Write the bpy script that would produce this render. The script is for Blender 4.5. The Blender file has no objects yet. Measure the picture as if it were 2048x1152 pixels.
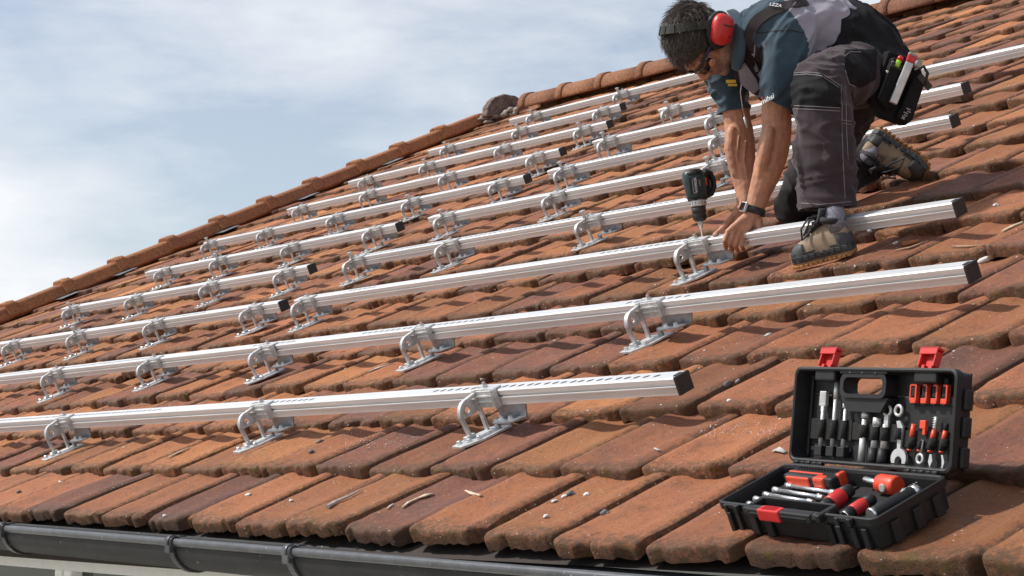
import bpy, bmesh, math, random
import numpy as np
from mathutils import Vector, Matrix, Euler, noise as mnoise
from mathutils.bvhtree import BVHTree

SC = bpy.context.scene
COL = SC.collection
V = Vector
rad = math.radians

# ------------------------------------------------------------------ camera
EYE = V((0.0, 0.0, 5.2))
PITCH, YAW, ROOF = 0.10569276, -0.90564391, 0.42743703
F_PX = 3719.488                     # focal length in pixels of a 2048 px wide frame
FW = V((math.sin(YAW) * math.cos(PITCH), math.cos(YAW) * math.cos(PITCH), math.sin(PITCH)))
RT = V((math.cos(YAW), -math.sin(YAW), 0.0))
UP = RT.cross(FW)
cam_data = bpy.data.cameras.new('camera')
cam_data.sensor_width = 36.0
cam_data.lens = F_PX / 2048 * 36.0
cam_data.clip_start, cam_data.clip_end = 0.05, 3000
cam = bpy.data.objects.new('camera', cam_data)
COL.objects.link(cam)
cam.matrix_world = Matrix((
    (RT.x, UP.x, -FW.x, EYE.x), (RT.y, UP.y, -FW.y, EYE.y),
    (RT.z, UP.z, -FW.z, EYE.z), (0, 0, 0, 1)))
SC.camera = cam

# ------------------------------------------------------------------ roof frame
DU = V((1, 0, 0))                                    # along the eave
DV = V((0, math.cos(ROOF), math.sin(ROOF)))          # up the slope
DN = V((0, -math.sin(ROOF), math.cos(ROOF)))         # out of the roof
D0 = 1.05273 + 0.14                                 # eye height over the tile plane
ROT = Matrix((DU, DV, DN)).transposed()


def W(u, v, h=0.0):
    return EYE + DU * u + DV * v + DN * (h - D0)


def I(x, y, t):
    """A point seen in direction (x, y) at distance t along the view axis."""
    return EYE + FW * t + RT * ((x - 1024) / F_PX * t) - UP * ((y - 576) / F_PX * t)


def on_roof(x, y, h=0.0):
    d = FW + RT * ((x - 1024) / F_PX) - UP * ((y - 576) / F_PX)
    t = (h - D0) / d.dot(DN)
    p = d * t
    return p.dot(DU), p.dot(DV), t


# ------------------------------------------------------------------ light
sun_to = (DU * -0.44 + DV * -0.14 + DN * 0.86).normalized()
elev = math.asin(sun_to.z)
azim = math.atan2(sun_to.x, sun_to.y)
sun = bpy.data.lights.new('sun', 'SUN')
sun.energy, sun.angle, sun.color = 3.5, rad(2.4), (1.0, 0.955, 0.89)
sun_o = bpy.data.objects.new('sun', sun)
COL.objects.link(sun_o)
sun_o.rotation_euler = sun_to.to_track_quat('Z', 'Y').to_euler()
sun_o.location = (0, 0, 30)

world = bpy.data.worlds.new('World')
SC.world = world
world.use_nodes = True
wn, wl = world.node_tree.nodes, world.node_tree.links
wn.clear()


def N(nodes, kind, **kw):
    n = nodes.new(kind)
    for k, v in kw.items():
        if k.startswith('i_'):
            n.inputs[k[2:].replace('_', ' ')].default_value = v
        else:
            setattr(n, k, v)
    return n


sky = N(wn, 'ShaderNodeTexSky', sky_type='NISHITA', sun_disc=False,
        sun_elevation=elev, sun_rotation=azim)
sky.air_density, sky.dust_density, sky.ozone_density = 1.0, 1.2, 1.0
tc = N(wn, 'ShaderNodeTexCoord')
mp = N(wn, 'ShaderNodeMapping')
mp.inputs['Scale'].default_value = (1.0, 1.0, 3.4)
mp.inputs['Rotation'].default_value = (0.10, 0.22, 0.0)
n1 = N(wn, 'ShaderNodeTexNoise', i_Scale=2.6, i_Detail=7.0, i_Roughness=0.56, i_Distortion=0.15)
n2 = N(wn, 'ShaderNodeTexNoise', i_Scale=7.0, i_Detail=8.0, i_Roughness=0.6, i_Distortion=0.2)
mixn = N(wn, 'ShaderNodeMix', data_type='FLOAT')
mixn.inputs[0].default_value = 0.34
sep = N(wn, 'ShaderNodeSeparateXYZ')
hor = N(wn, 'ShaderNodeMapRange')
hor.inputs[1].default_value, hor.inputs[2].default_value = 0.0, 0.30
hor.inputs[3].default_value, hor.inputs[4].default_value = 0.02, -0.08
add = N(wn, 'ShaderNodeMath', operation='ADD')
ramp = N(wn, 'ShaderNodeValToRGB')
ramp.color_ramp.elements[0].position = 0.38
ramp.color_ramp.elements[1].position = 0.60
ramp.color_ramp.elements[0].color = (0.28, 0.28, 0.28, 1)
ramp.color_ramp.elements[1].color = (0.97, 0.97, 0.97, 1)
cl = N(wn, 'ShaderNodeMix', data_type='RGBA')
cl.inputs[7].default_value = (7.9, 8.05, 8.3, 1)
bg = N(wn, 'ShaderNodeBackground')
bg.inputs['Strength'].default_value = 0.088
out = N(wn, 'ShaderNodeOutputWorld')
wl.new(tc.outputs['Generated'], mp.inputs[0])
wl.new(mp.outputs[0], n1.inputs['Vector'])
wl.new(mp.outputs[0], n2.inputs['Vector'])
wl.new(n1.outputs[0], mixn.inputs[2])
wl.new(n2.outputs[0], mixn.inputs[3])
wl.new(tc.outputs['Generated'], sep.inputs[0])
wl.new(sep.outputs[2], hor.inputs[0])
wl.new(mixn.outputs[0], add.inputs[0])
wl.new(hor.outputs[0], add.inputs[1])
wl.new(add.outputs[0], ramp.inputs[0])
wl.new(ramp.outputs[0], cl.inputs[0])
wl.new(sky.outputs[0], cl.inputs[6])
wl.new(cl.outputs[2], bg.inputs[0])
wl.new(bg.outputs[0], out.inputs[0])

SC.view_settings.view_transform = 'Standard'
SC.view_settings.look = 'None'
SC.view_settings.gamma = 1.0
SC.view_settings.exposure = 0.47


# ------------------------------------------------------------------ materials
def newmat(name):
    m = bpy.data.materials.new(name)
    m.use_nodes = True
    nt = m.node_tree
    return m, nt.nodes, nt.links, nt.nodes['Principled BSDF']


def mat(name, col, rough=0.6, metal=0.0, var=0.12, nscale=30.0, bump=0.0, bscale=200.0,
        spots=None, spot_scale=60.0, spot_at=0.68, stretch=None, sheen=0.0, spec=0.5, dist=0.002):
    """Base colour broken up by noise, optional specks of another colour, optional fine bump."""
    m, n, l, b = newmat(name)
    tcx = N(n, 'ShaderNodeTexCoord')
    src = tcx.outputs['Object']
    if stretch:
        mpx = N(n, 'ShaderNodeMapping')
        mpx.inputs['Scale'].default_value = stretch
        l.new(src, mpx.inputs[0])
        src = mpx.outputs[0]
    nz = N(n, 'ShaderNodeTexNoise', i_Scale=nscale, i_Detail=5.0, i_Roughness=0.6)
    l.new(src, nz.inputs['Vector'])
    r = N(n, 'ShaderNodeValToRGB')
    r.color_ramp.elements[0].position, r.color_ramp.elements[1].position = 0.3, 0.7
    r.color_ramp.elements[0].color = (*[c * (1 - var) for c in col], 1)
    r.color_ramp.elements[1].color = (*[min(1, c * (1 + var)) for c in col], 1)
    l.new(nz.outputs[0], r.inputs[0])
    colout = r.outputs[0]
    if spots:
        n3 = N(n, 'ShaderNodeTexNoise', i_Scale=spot_scale, i_Detail=3.0, i_Roughness=0.6)
        l.new(src, n3.inputs['Vector'])
        mr = N(n, 'ShaderNodeMapRange')
        mr.inputs[1].default_value, mr.inputs[2].default_value = spot_at, spot_at + 0.05
        l.new(n3.outputs[0], mr.inputs[0])
        mx = N(n, 'ShaderNodeMix', data_type='RGBA')
        mx.inputs[7].default_value = (*spots, 1)
        l.new(mr.outputs[0], mx.inputs[0])
        l.new(colout, mx.inputs[6])
        colout = mx.outputs[2]
    l.new(colout, b.inputs['Base Color'])
    b.inputs['Roughness'].default_value = rough
    b.inputs['Metallic'].default_value = metal
    b.inputs['Specular IOR Level'].default_value = spec
    if sheen:
        b.inputs['Sheen Weight'].default_value = sheen
    if bump:
        n4 = N(n, 'ShaderNodeTexNoise', i_Scale=bscale, i_Detail=4.0, i_Roughness=0.65)
        l.new(src, n4.inputs['Vector'])
        bp = N(n, 'ShaderNodeBump', i_Strength=bump, i_Distance=dist)
        l.new(n4.outputs[0], bp.inputs['Height'])
        l.new(bp.outputs[0], b.inputs['Normal'])
    return m


def tile_material(name, ridge=False):
    """Fired clay: per tile tint, blotches, pits, pale lichen dots, moss where the nose attribute is high."""
    m, n, l, b = newmat(name)
    tcx = N(n, 'ShaderNodeTexCoord')
    P = tcx.outputs['Object']
    at = N(n, 'ShaderNodeAttribute', attribute_name='tint')
    sepc = N(n, 'ShaderNodeSeparateColor')
    l.new(at.outputs['Color'], sepc.inputs[0])
    # tint.r : hue pick, tint.g : brightness, tint.b : nose wear
    r = N(n, 'ShaderNodeValToRGB')
    cr = r.color_ramp
    cr.elements[0].position, cr.elements[0].color = 0.0, (0.19, 0.080, 0.060, 1)
    cr.elements[1].position, cr.elements[1].color = 1.0, (0.45, 0.185, 0.068, 1)
    for p_, c_ in ((0.25, (0.285, 0.104, 0.054, 1)), (0.5, (0.385, 0.140, 0.060, 1)), (0.75, (0.42, 0.160, 0.060, 1))):
        e = cr.elements.new(p_)
        e.color = c_
    big = N(n, 'ShaderNodeTexNoise', i_Scale=7.0, i_Detail=5.0, i_Roughness=0.65)
    l.new(P, big.inputs['Vector'])
    ad = N(n, 'ShaderNodeMath', operation='MULTIPLY_ADD')
    ad.inputs[1].default_value = 0.9
    l.new(big.outputs[0], ad.inputs[0])
    sb = N(n, 'ShaderNodeMath', operation='SUBTRACT')
    sb.inputs[1].default_value = 0.45
    l.new(sepc.outputs[0], sb.inputs[0])
    l.new(sb.outputs[0], ad.inputs[2])
    l.new(ad.outputs[0], r.inputs[0])
    br = N(n, 'ShaderNodeVectorMath', operation='SCALE')
    l.new(r.outputs[0], br.inputs[0])
    l.new(sepc.outputs[1], br.inputs['Scale'])
    c = br.outputs[0]

    def layer(prev, fac, col):
        mx = N(n, 'ShaderNodeMix', data_type='RGBA')
        mx.inputs[7].default_value = (*col, 1)
        l.new(fac, mx.inputs[0])
        l.new(prev, mx.inputs[6])
        return mx.outputs[2]

    def thresh(scale, lo, hi, detail=3.0, rough=0.6, amount=1.0, off=None, dist=0.0):
        nz = N(n, 'ShaderNodeTexNoise', i_Scale=scale, i_Detail=detail, i_Roughness=rough, i_Distortion=dist)
        l.new(P, nz.inputs['Vector'])
        s = nz.outputs[0]
        if off is not None:
            a2 = N(n, 'ShaderNodeMath', operation='ADD')
            l.new(s, a2.inputs[0])
            l.new(off, a2.inputs[1])
            s = a2.outputs[0]
        mr = N(n, 'ShaderNodeMapRange')
        mr.inputs[1].default_value, mr.inputs[2].default_value = lo, hi
        mr.inputs[4].default_value = amount
        l.new(s, mr.inputs[0])
        return mr.outputs[0]

    # sooty blotches, grain
    c = layer(c, thresh(11, 0.53, 0.68, 8, 0.78, 0.58), (0.095, 0.056, 0.040))
    c = layer(c, thresh(26, 0.56, 0.70, 6, 0.7, 0.40), (0.30, 0.185, 0.12))
    c = layer(c, thresh(190, 0.52, 0.70, 5, 0.75, 0.62), (0.125, 0.052, 0.028))
    c = layer(c, thresh(95, 0.55, 0.75, 5, 0.7, 0.42), (0.42, 0.17, 0.075))
    # run-off streaks down the slope and soot caught in the grain
    mps = N(n, 'ShaderNodeMapping')
    mps.inputs['Scale'].default_value = (1.0, 0.14, 0.14)
    l.new(P, mps.inputs[0])
    keep = P
    P = mps.outputs[0]
    c = layer(c, thresh(34, 0.54, 0.72, 5, 0.7, 0.38), (0.125, 0.068, 0.040))
    c = layer(c, thresh(52, 0.60, 0.76, 4, 0.7, 0.40), (0.44, 0.20, 0.085))
    P = keep
    c = layer(c, thresh(120, 0.58, 0.68, 6, 0.75, 0.62), (0.085, 0.048, 0.032))
    # dark pits
    c = layer(c, thresh(330, 0.665, 0.70, 2, 0.5, 0.85), (0.03, 0.018, 0.013))
    c = layer(c, thresh(150, 0.655, 0.685, 3, 0.55, 0.8), (0.040, 0.024, 0.017))
    c = layer(c, thresh(95, 0.675, 0.72, 4, 0.6, 0.55), (0.46, 0.30, 0.20))
    # dusty pale patches (drilling dust and bird lime), irregular
    c = layer(c, thresh(4.0, 0.60, 0.80, 8, 0.78, 0.34), (0.50, 0.38, 0.30))
    # wear and moss on the nose
    wear = N(n, 'ShaderNodeMath', operation='MULTIPLY')
    wear.inputs[1].default_value = 0.27
    l.new(sepc.outputs[2], wear.inputs[0])
    c = layer(c, thresh(60, 0.56, 0.80, 7, 0.75, 0.85, wear.outputs[0]), (0.078, 0.047, 0.028))
    w2 = N(n, 'ShaderNodeMath', operation='MULTIPLY')
    w2.inputs[1].default_value = 0.20
    l.new(sepc.outputs[2], w2.inputs[0])
    c = layer(c, thresh(30, 0.745, 0.81, 7, 0.75, 0.8, w2.outputs[0]), (0.140, 0.090, 0.018))
    # lichen dots
    vo = N(n, 'ShaderNodeTexVoronoi', i_Scale=75.0)
    vo.inputs['Randomness'].default_value = 1.0
    l.new(P, vo.inputs['Vector'])
    vsep = N(n, 'ShaderNodeSeparateColor')
    l.new(vo.outputs['Color'], vsep.inputs[0])
    rr = N(n, 'ShaderNodeMapRange')
    rr.inputs[1].default_value, rr.inputs[2].default_value = 0.50, 1.0
    rr.inputs[3].default_value, rr.inputs[4].default_value = 0.0, 0.16
    l.new(vsep.outputs[0], rr.inputs[0])
    lt = N(n, 'ShaderNodeMath', operation='LESS_THAN')
    l.new(vo.outputs['Distance'], lt.inputs[0])
    l.new(rr.outputs[0], lt.inputs[1])
    c = layer(c, lt.outputs[0], (0.62, 0.54, 0.46))
    l.new(c, b.inputs['Base Color'])
    b.inputs['Roughness'].default_value = 0.74
    b.inputs['Specular IOR Level'].default_value = 0.35
    h1 = N(n, 'ShaderNodeTexNoise', i_Scale=42.0, i_Detail=8.0, i_Roughness=0.76)
    l.new(P, h1.inputs['Vector'])
    b1 = N(n, 'ShaderNodeBump', i_Strength=1.0, i_Distance=0.013)
    l.new(h1.outputs[0], b1.inputs['Height'])
    h2 = N(n, 'ShaderNodeTexNoise', i_Scale=300.0, i_Detail=4.0, i_Roughness=0.6)
    l.new(P, h2.inputs['Vector'])
    b2 = N(n, 'ShaderNodeBump', i_Strength=0.7, i_Distance=0.0025)
    l.new(h2.outputs[0], b2.inputs['Height'])
    l.new(b1.outputs[0], b2.inputs['Normal'])
    l.new(b2.outputs[0], b.inputs['Normal'])
    return m


M = {}
M['tile'] = tile_material('clay_tile')
M['alu'] = mat('aluminium', (0.66, 0.665, 0.67), 0.44, 0.52, 0.12, 10, 0.12, 60, stretch=(0.5, 14, 14), spots=(0.40, 0.39, 0.38), spot_scale=16, spot_at=0.70)
M['galv'] = mat('galvanised', (0.55, 0.56, 0.56), 0.44, 0.55, 0.28, 45, 0.25, 120, dist=0.001)
M['galv_dark'] = mat('zinc_sheet', (0.30, 0.32, 0.345), 0.38, 0.75, 0.25, 30, 0.2, 120, dist=0.001)
M['bolt'] = mat('bolt_steel', (0.70, 0.74, 0.78), 0.28, 0.85, 0.2, 60)
M['blackcap'] = mat('black_cap', (0.018, 0.016, 0.016), 0.55, 0.0, 0.3, 60, 0.2, 150)
M['slot'] = mat('slot_dark', (0.035, 0.037, 0.042), 0.6)
M['gutter'] = mat('gutter_zinc', (0.022, 0.022, 0.023), 0.6, 0.0, 0.35, 9, 0.12, 60, spots=(0.34, 0.34, 0.33), spot_scale=75, spot_at=0.70, spec=.25)
M['gutter_bead'] = mat('gutter_bead', (0.085, 0.088, 0.094), 0.36, 0.35, 0.25, 22, 0.12, 80, spots=(0.45, 0.45, 0.45), spot_scale=90, spot_at=0.69)
M['gutter_iron'] = mat('gutter_iron', (0.050, 0.050, 0.054), 0.42, 0.4, 0.3, 40, 0.2, 100)
M['mortar'] = mat('mortar', (0.27, 0.235, 0.20), 0.9, 0, 0.35, 25, 0.9, 60, spots=(0.13, 0.10, 0.08), spot_scale=30, spot_at=0.58, dist=0.01)
M['old_tile'] = mat('weathered_clay', (0.13, 0.085, 0.068), 0.85, 0, 0.5, 22, 0.8, 90, spots=(0.40, 0.36, 0.32), spot_scale=70, spot_at=0.62, dist=0.006)
M['plaster'] = mat('plaster', (0.83, 0.83, 0.79), 0.85, 0, 0.05, 20, 0.2, 200)
M['frame_white'] = mat('window_frame', (0.78, 0.78, 0.76), 0.4, 0, 0.03)
M['deck'] = mat('roof_deck', (0.035, 0.026, 0.022), 0.9)
M['lead'] = mat('lead_flashing', (0.20, 0.22, 0.25), 0.5, 0.5, 0.25, 20)
M['grass'] = mat('ground_gravel', (0.40, 0.38, 0.33), 0.9, 0, 0.4, 3, 0.5, 30, dist=0.05)
gm, gn, gl, gb = newmat('window_glass')
gb.inputs['Base Color'].default_value = (0.02, 0.03, 0.02, 1)
gb.inputs['Roughness'].default_value = 0.05
M['glass'] = gm


# ------------------------------------------------------------------ mesh building
class MB:
    def __init__(s):
        s.v, s.f, s.m, s.sm = [], [], [], []

    def add(s, vs, fs, mi=0, smooth=False):
        k = len(s.v)
        s.v.extend([tuple(p) for p in vs])
        for f in fs:
            s.f.append([i + k for i in f])
            s.m.append(mi)
            s.sm.append(smooth)

    def box(s, c, size, X=V((1, 0, 0)), Y=V((0, 1, 0)), Z=V((0, 0, 1)), mi=0, bev=0.0):
        c = V(c)
        a, b, d = [q / 2 for q in size]
        if bev <= 0:
            P = [c + X * (i * a) + Y * (j * b) + Z * (k * d) for k in (-1, 1) for j in (-1, 1) for i in (-1, 1)]
            s.add(P, [(0, 2, 3, 1), (4, 5, 7, 6), (0, 1, 5, 4), (2, 6, 7, 3), (0, 4, 6, 2), (1, 3, 7, 5)], mi)
            return
        e = min(bev, a * .95, b * .95, d * .95)
        bm = bmesh.new()
        bmesh.ops.create_cube(bm, size=1)
        for q in bm.verts:
            q.co = V((q.co.x * 2 * a, q.co.y * 2 * b, q.co.z * 2 * d))
        bmesh.ops.bevel(bm, geom=bm.edges[:], offset=e, segments=2, profile=0.5, affect='EDGES')
        bm.verts.index_update()
        s.add([c + X * q.co.x + Y * q.co.y + Z * q.co.z for q in bm.verts],
              [[q.index for q in f.verts] for f in bm.faces], mi, False)
        bm.free()

    def prism(s, poly, o, X, Y, Z, depth, mi=0, smooth=False):
        """2D polygon (X, Y) at o, extruded along Z by depth (caps closed)."""
        n = len(poly)
        P = [V(o) + X * p[0] + Y * p[1] for p in poly]
        Q = [p + Z * depth for p in P]
        s.add(P + Q, [list(range(n))[::-1], list(range(n, 2 * n))], mi)
        s.add(P + Q, [(i, (i + 1) % n, n + (i + 1) % n, n + i) for i in range(n)], mi, smooth)

    def tube(s, pts, radii, n=12, mi=0, caps=True, smooth=True, flat=(1.0, 1.0), upv=None, closed=False):
        pts = [V(p) for p in pts]
        if not hasattr(radii, '__len__'):
            radii = [radii] * len(pts)
        rings, ref = [], upv
        K = len(pts)
        for i, p in enumerate(pts):
            if closed:
                d = pts[(i + 1) % K] - pts[i - 1]
            else:
                d = (pts[min(i + 1, K - 1)] - pts[max(i - 1, 0)])
            d.normalize()
            if ref is None:
                ref = V((0, 0, 1)) if abs(d.z) < 0.9 else V((1, 0, 0))
            a = (ref - d * ref.dot(d))
            if a.length < 1e-6:
                a = d.orthogonal()
            a.normalize()
            if upv is None:
                ref = a
            b = d.cross(a)
            rings.append([p + a * (math.cos(2 * math.pi * j / n) * radii[i] * flat[0]) +
                          b * (math.sin(2 * math.pi * j / n) * radii[i] * flat[1]) for j in range(n)])
        vs = [q for r in rings for q in r]
        fs = []
        for i in range(K if closed else K - 1):
            i2 = (i + 1) % K
            for j in range(n):
                fs.append((i * n + j, i * n + (j + 1) % n, i2 * n + (j + 1) % n, i2 * n + j))
        s.add(vs, fs, mi, smooth)
        if caps and not closed:
            s.add(rings[0], [list(range(n))[::-1]], mi)
            s.add(rings[-1], [list(range(n))], mi)

    def ell(s, c, r, X=V((1, 0, 0)), Y=V((0, 1, 0)), Z=V((0, 0, 1)), n=16, m=10, mi=0):
        c = V(c)
        vs = [c + Z * r[2]]
        for i in range(1, m):
            th = math.pi * i / m
            for j in range(n):
                ph = 2 * math.pi * j / n
                vs.append(c + X * (r[0] * math.sin(th) * math.cos(ph)) + Y * (r[1] * math.sin(th) * math.sin(ph)) + Z * (r[2] * math.cos(th)))
        vs.append(c - Z * r[2])
        fs = [(0, 1 + j, 1 + (j + 1) % n) for j in range(n)]
        for i in range(m - 2):
            a = 1 + i * n
            fs += [(a + j, a + n + j, a + n + (j + 1) % n, a + (j + 1) % n) for j in range(n)]
        a = 1 + (m - 2) * n
        fs += [(a + j, len(vs) - 1, a + (j + 1) % n) for j in range(n)]
        s.add(vs, fs, mi, True)

    def lathe(s, prof, o, Z, n=20, mi=0, smooth=True):
        """prof: (radius, height) pairs along axis Z from o."""
        Z = V(Z).normalized()
        X = Z.orthogonal().normalized()
        Y = Z.cross(X)
        vs = []
        for r, h in prof:
            for j in range(n):
                a = 2 * math.pi * j / n
                vs.append(V(o) + Z * h + X * (r * math.cos(a)) + Y * (r * math.sin(a)))
        fs = []
        for i in range(len(prof) - 1):
            fs += [(i * n + j, i * n + (j + 1) % n, (i + 1) * n + (j + 1) % n, (i + 1) * n + j) for j in range(n)]
        s.add(vs, fs, mi, smooth)
        s.add(vs[:n], [list(range(n))[::-1]], mi)
        s.add(vs[-n:], [list(range(n))], mi)

    def mesh(s, name, mats, off=None, inv=None):
        me = bpy.data.meshes.new(name)
        vs = s.v
        if off is not None:
            vs = [(p[0] - off[0], p[1] - off[1], p[2] - off[2]) for p in vs]
        if inv is not None:
            vs = [tuple(inv @ V(p)) for p in vs]
        me.from_pydata(vs, [], s.f)
        for q in (mats if isinstance(mats, (list, tuple)) else [mats]):
            me.materials.append(q)
        me.polygons.foreach_set('material_index', s.m)
        me.polygons.foreach_set('use_smooth', s.sm)
        bm = bmesh.new()
        bm.from_mesh(me)
        bmesh.ops.remove_doubles(bm, verts=bm.verts[:], dist=1e-6)
        bmesh.ops.recalc_face_normals(bm, faces=bm.faces[:])
        bm.to_mesh(me)
        bm.free()
        me.update()
        return me

    def build(s, name, mats, parent=None):
        """Link as one object. Coordinates are world ones; a parent's own frame is taken off."""
        inv = parent.matrix_world.inverted() if parent is not None else None
        me = s.mesh(name, mats, inv=inv)
        return link(name, me, parent)


def link(name, me, parent=None):
    o = bpy.data.objects.new(name, me)
    COL.objects.link(o)
    if parent is not None:
        o.parent = parent
        if parent.parent is not None or parent.type == 'MESH':
            pass
    return o


def tag(o, label=None, cat=None, group=None, kind=None):
    if label:
        o['label'] = label
    if cat:
        o['category'] = cat
    if group:
        o['group'] = group
    if kind:
        o['kind'] = kind
    return o


def empty(name, loc, label=None, cat=None, group=None, rot=None):
    o = bpy.data.objects.new(name, None)
    COL.objects.link(o)
    o.empty_display_size = 0.05
    mw = Matrix.Translation(V(loc))
    if rot is not None:
        mw = mw @ rot.to_4x4()
    o.matrix_world = mw
    return tag(o, label, cat, group)


def sub(name, mb, mats, parent):
    """Part of a part: parent is a mesh that sits at its own parent's origin."""
    root = parent
    while root.parent is not None:
        root = root.parent
    me = mb.mesh(name, mats, inv=root.matrix_world.inverted())
    o = bpy.data.objects.new(name, me)
    COL.objects.link(o)
    o.parent = parent
    return o


def copy_thing(o):
    c = o.copy()
    COL.objects.link(c)
    for ch in o.children:
        k = ch.copy()
        COL.objects.link(k)
        k.parent = c
        for g in ch.children:
            q = g.copy()
            COL.objects.link(q)
            q.parent = k
    return c


# ------------------------------------------------------------------ numpy value noise
def vnoise(p, seed=0):
    """Smooth value noise in -1..1 for an (n,3) array."""
    i = np.floor(p).astype(np.int64)
    f = p - i
    f = f * f * (3 - 2 * f)

    def h(a, b, c):
        x = (a * 374761393 + b * 668265263 + c * 2147483647 + seed * 974711) & 0xffffffff
        x = ((x ^ (x >> 13)) * 1274126177) & 0xffffffff
        return ((x ^ (x >> 16)) & 0xffff) / 32767.5 - 1.0
    r = 0
    for a in (0, 1):
        for b in (0, 1):
            for c in (0, 1):
                w = (f[:, 0] if a else 1 - f[:, 0]) * (f[:, 1] if b else 1 - f[:, 1]) * (f[:, 2] if c else 1 - f[:, 2])
                r = r + w * h(i[:, 0] + a, i[:, 1] + b, i[:, 2] + c)
    return r


def fbm(p, octs=3, seed=0):
    r, a = 0, 1.0
    for k in range(octs):
        r = r + a * vnoise(p * (2 ** k), seed + k)
        a *= 0.5
    return r
# ================================================================== SETTING: ground, house
g = MB()
S = 900
g.add([(-S, -S, 0), (S, -S, 0), (S, S, 0), (-S, S, 0)], [(0, 1, 2, 3)])
tag(g.build('ground', M['grass']), kind='structure')

rng = np.random.RandomState(7)
PYR = random.Random(11)
GA, TW, TL, TH = 0.365, 0.285, 0.435, 0.021     # course gauge, tile width, tile length, nose height
V0 = 2.285                                    # lower edge of the first course
NC = 24
U_L, U_R = -12.80, 0.0
V_RIDGE = 10.30

house = empty('house', W(-6, V0, -0.3), 'house with an old red clay tiled gable roof and a dark zinc gutter', 'house')

s_ctl0 = np.array([0, .035, .09, .16, .24, .34, .44, .54, .63, .71, .79, .86, .92, .965, 1.0])
z_ctl0 = np.array([3.5, 9.5, 14, 15, 10.5, 5, 1.5, 1.0, 2, 5.5, 12, 16.5, 17, 14, 8.0]) * 1e-3
s_fine = np.array([0, .02, .045, .075, .11, .15, .19, .23, .27, .31, .35, .40, .45, .50, .55, .60, .65, .69, .73, .77, .81, .85, .88, .91, .94, .965, .985, 1.0])
t_row = np.array([0.002, 0.0, 0.0015, 0.006, 0.014, 0.026, 0.042, 0.062, 0.09, 0.13, 0.18, 0.24, 0.30, 0.36, TL])
zfac = np.array([-.12, .66, .84, .94, .985, 1, 1, 1, 1, 1, 1, 1, 1, 1, 1])
NT = len(t_row)


def tile_surface(seed, near):
    """One tile in its own (u, v, h) frame; returns verts (NT, NS+2, 3) and the nose-wear value per vertex."""
    r = np.random.RandomState(seed)
    s_ctl = s_fine if near else s_ctl0
    NS = len(s_ctl)
    T, Sg = np.meshgrid(t_row, s_ctl, indexing='ij')
    prof = np.interp(s_ctl, s_ctl0, z_ctl0) * r.uniform(.85, 1.15)
    lip = np.zeros(NS)
    lip = np.interp(s_ctl, [0, .035, .08, .93, .97, 1], [.002, .008, .0115, .0140, .0130, .008])
    w = np.clip((T - 0.03) / 0.065, 0, 1)
    w = w * w * (3 - 2 * w)
    top = lip[None, :] * (1 - w) * .95 + prof[None, :] * w
    top = np.maximum(top, prof[None, :] * .96)
    h = TH * (1 - T / GA) + top
    zf = np.broadcast_to(zfac[:, None], T.shape)
    h = h * np.minimum(zf, 1)
    # rounded corners in plan
    cor = .034 * np.clip(1 - Sg / .13, 0, 1) ** 2.4 + .022 * np.clip(1 - (1 - Sg) / .09, 0, 1) ** 2.4
    fade = np.clip(1 - T / .16, 0, 1) ** 1.5
    v = T + cor * fade
    u = Sg * (TW - .005) + .0025
    # erosion of the nose
    P = np.stack([u * 38 + seed * 3.1, T * 38, np.full_like(u, seed * .7)], -1).reshape(-1, 3)
    e = vnoise(P, 3).reshape(u.shape) + .5 * vnoise(P * 2.3, 5).reshape(u.shape)
    nose = np.clip(1 - T / .05, 0, 1)
    e2 = vnoise(P * np.array([4.2, 3.0, 1]), 6).reshape(u.shape)
    e = e + .28 * e2
    v = v + nose * (.0050 * e + .003 * np.abs(e))
    h = h + nose * .0035 * e * (zf > 0)
    low = np.zeros_like(T)
    low[:2] = 1
    h = h + low * (.0042 * e + .002 * e2)
    # broken nose pieces and chipped corners
    for _q in range(r.choice([0, 1, 1, 2, 3], p=[.35, .2, .15, .2, .1])):
        c0, wd, dp = r.choice([r.uniform(0, 1), r.uniform(-.02, .10), r.uniform(.9, 1.02)]), r.uniform(.03, .13), r.uniform(.010, .034)
        bite = np.clip(1 - np.abs(Sg - c0) / wd, 0, 1) ** .6 * np.clip(1 - T / .07, 0, 1) ** .5
        v = v + bite * dp
        h = h - bite * .006
    # slow undulation of the whole surface
    P2 = np.stack([u * 9 + seed * 1.7, T * 7, np.full_like(u, seed * .3)], -1).reshape(-1, 3)
    h = h + .0032 * vnoise(P2, 9).reshape(u.shape) * (zf > .5)
    P3 = np.stack([u * 55 + seed, T * 40, np.full_like(u, seed * .9)], -1).reshape(-1, 3)
    h = h + .0017 * vnoise(P3, 4).reshape(u.shape) * (zf > .5)
    X = np.stack([u, v, h], -1)
    L = X[:, :1].copy()
    L[:, :, 2] -= .032
    R = X[:, -1:].copy()
    R[:, :, 2] -= .032
    X = np.concatenate([L, X, R], 1)
    wr = np.clip(1 - T / .085, 0, 1)
    wr = np.maximum(wr, .85 * np.clip(1 - np.minimum(Sg, 1 - Sg) / .085, 0, 1))
    wr = np.concatenate([wr[:, :1], wr, wr[:, -1:]], 1)
    return X, wr




def grid_faces(ns):
    g_ = []
    for i in range(NT - 1):
        for j in range(ns + 1):
            a = i * (ns + 2) + j
            g_.append((a, a + 1, a + ns + 3, a + ns + 2))
    return np.array(g_)


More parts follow.
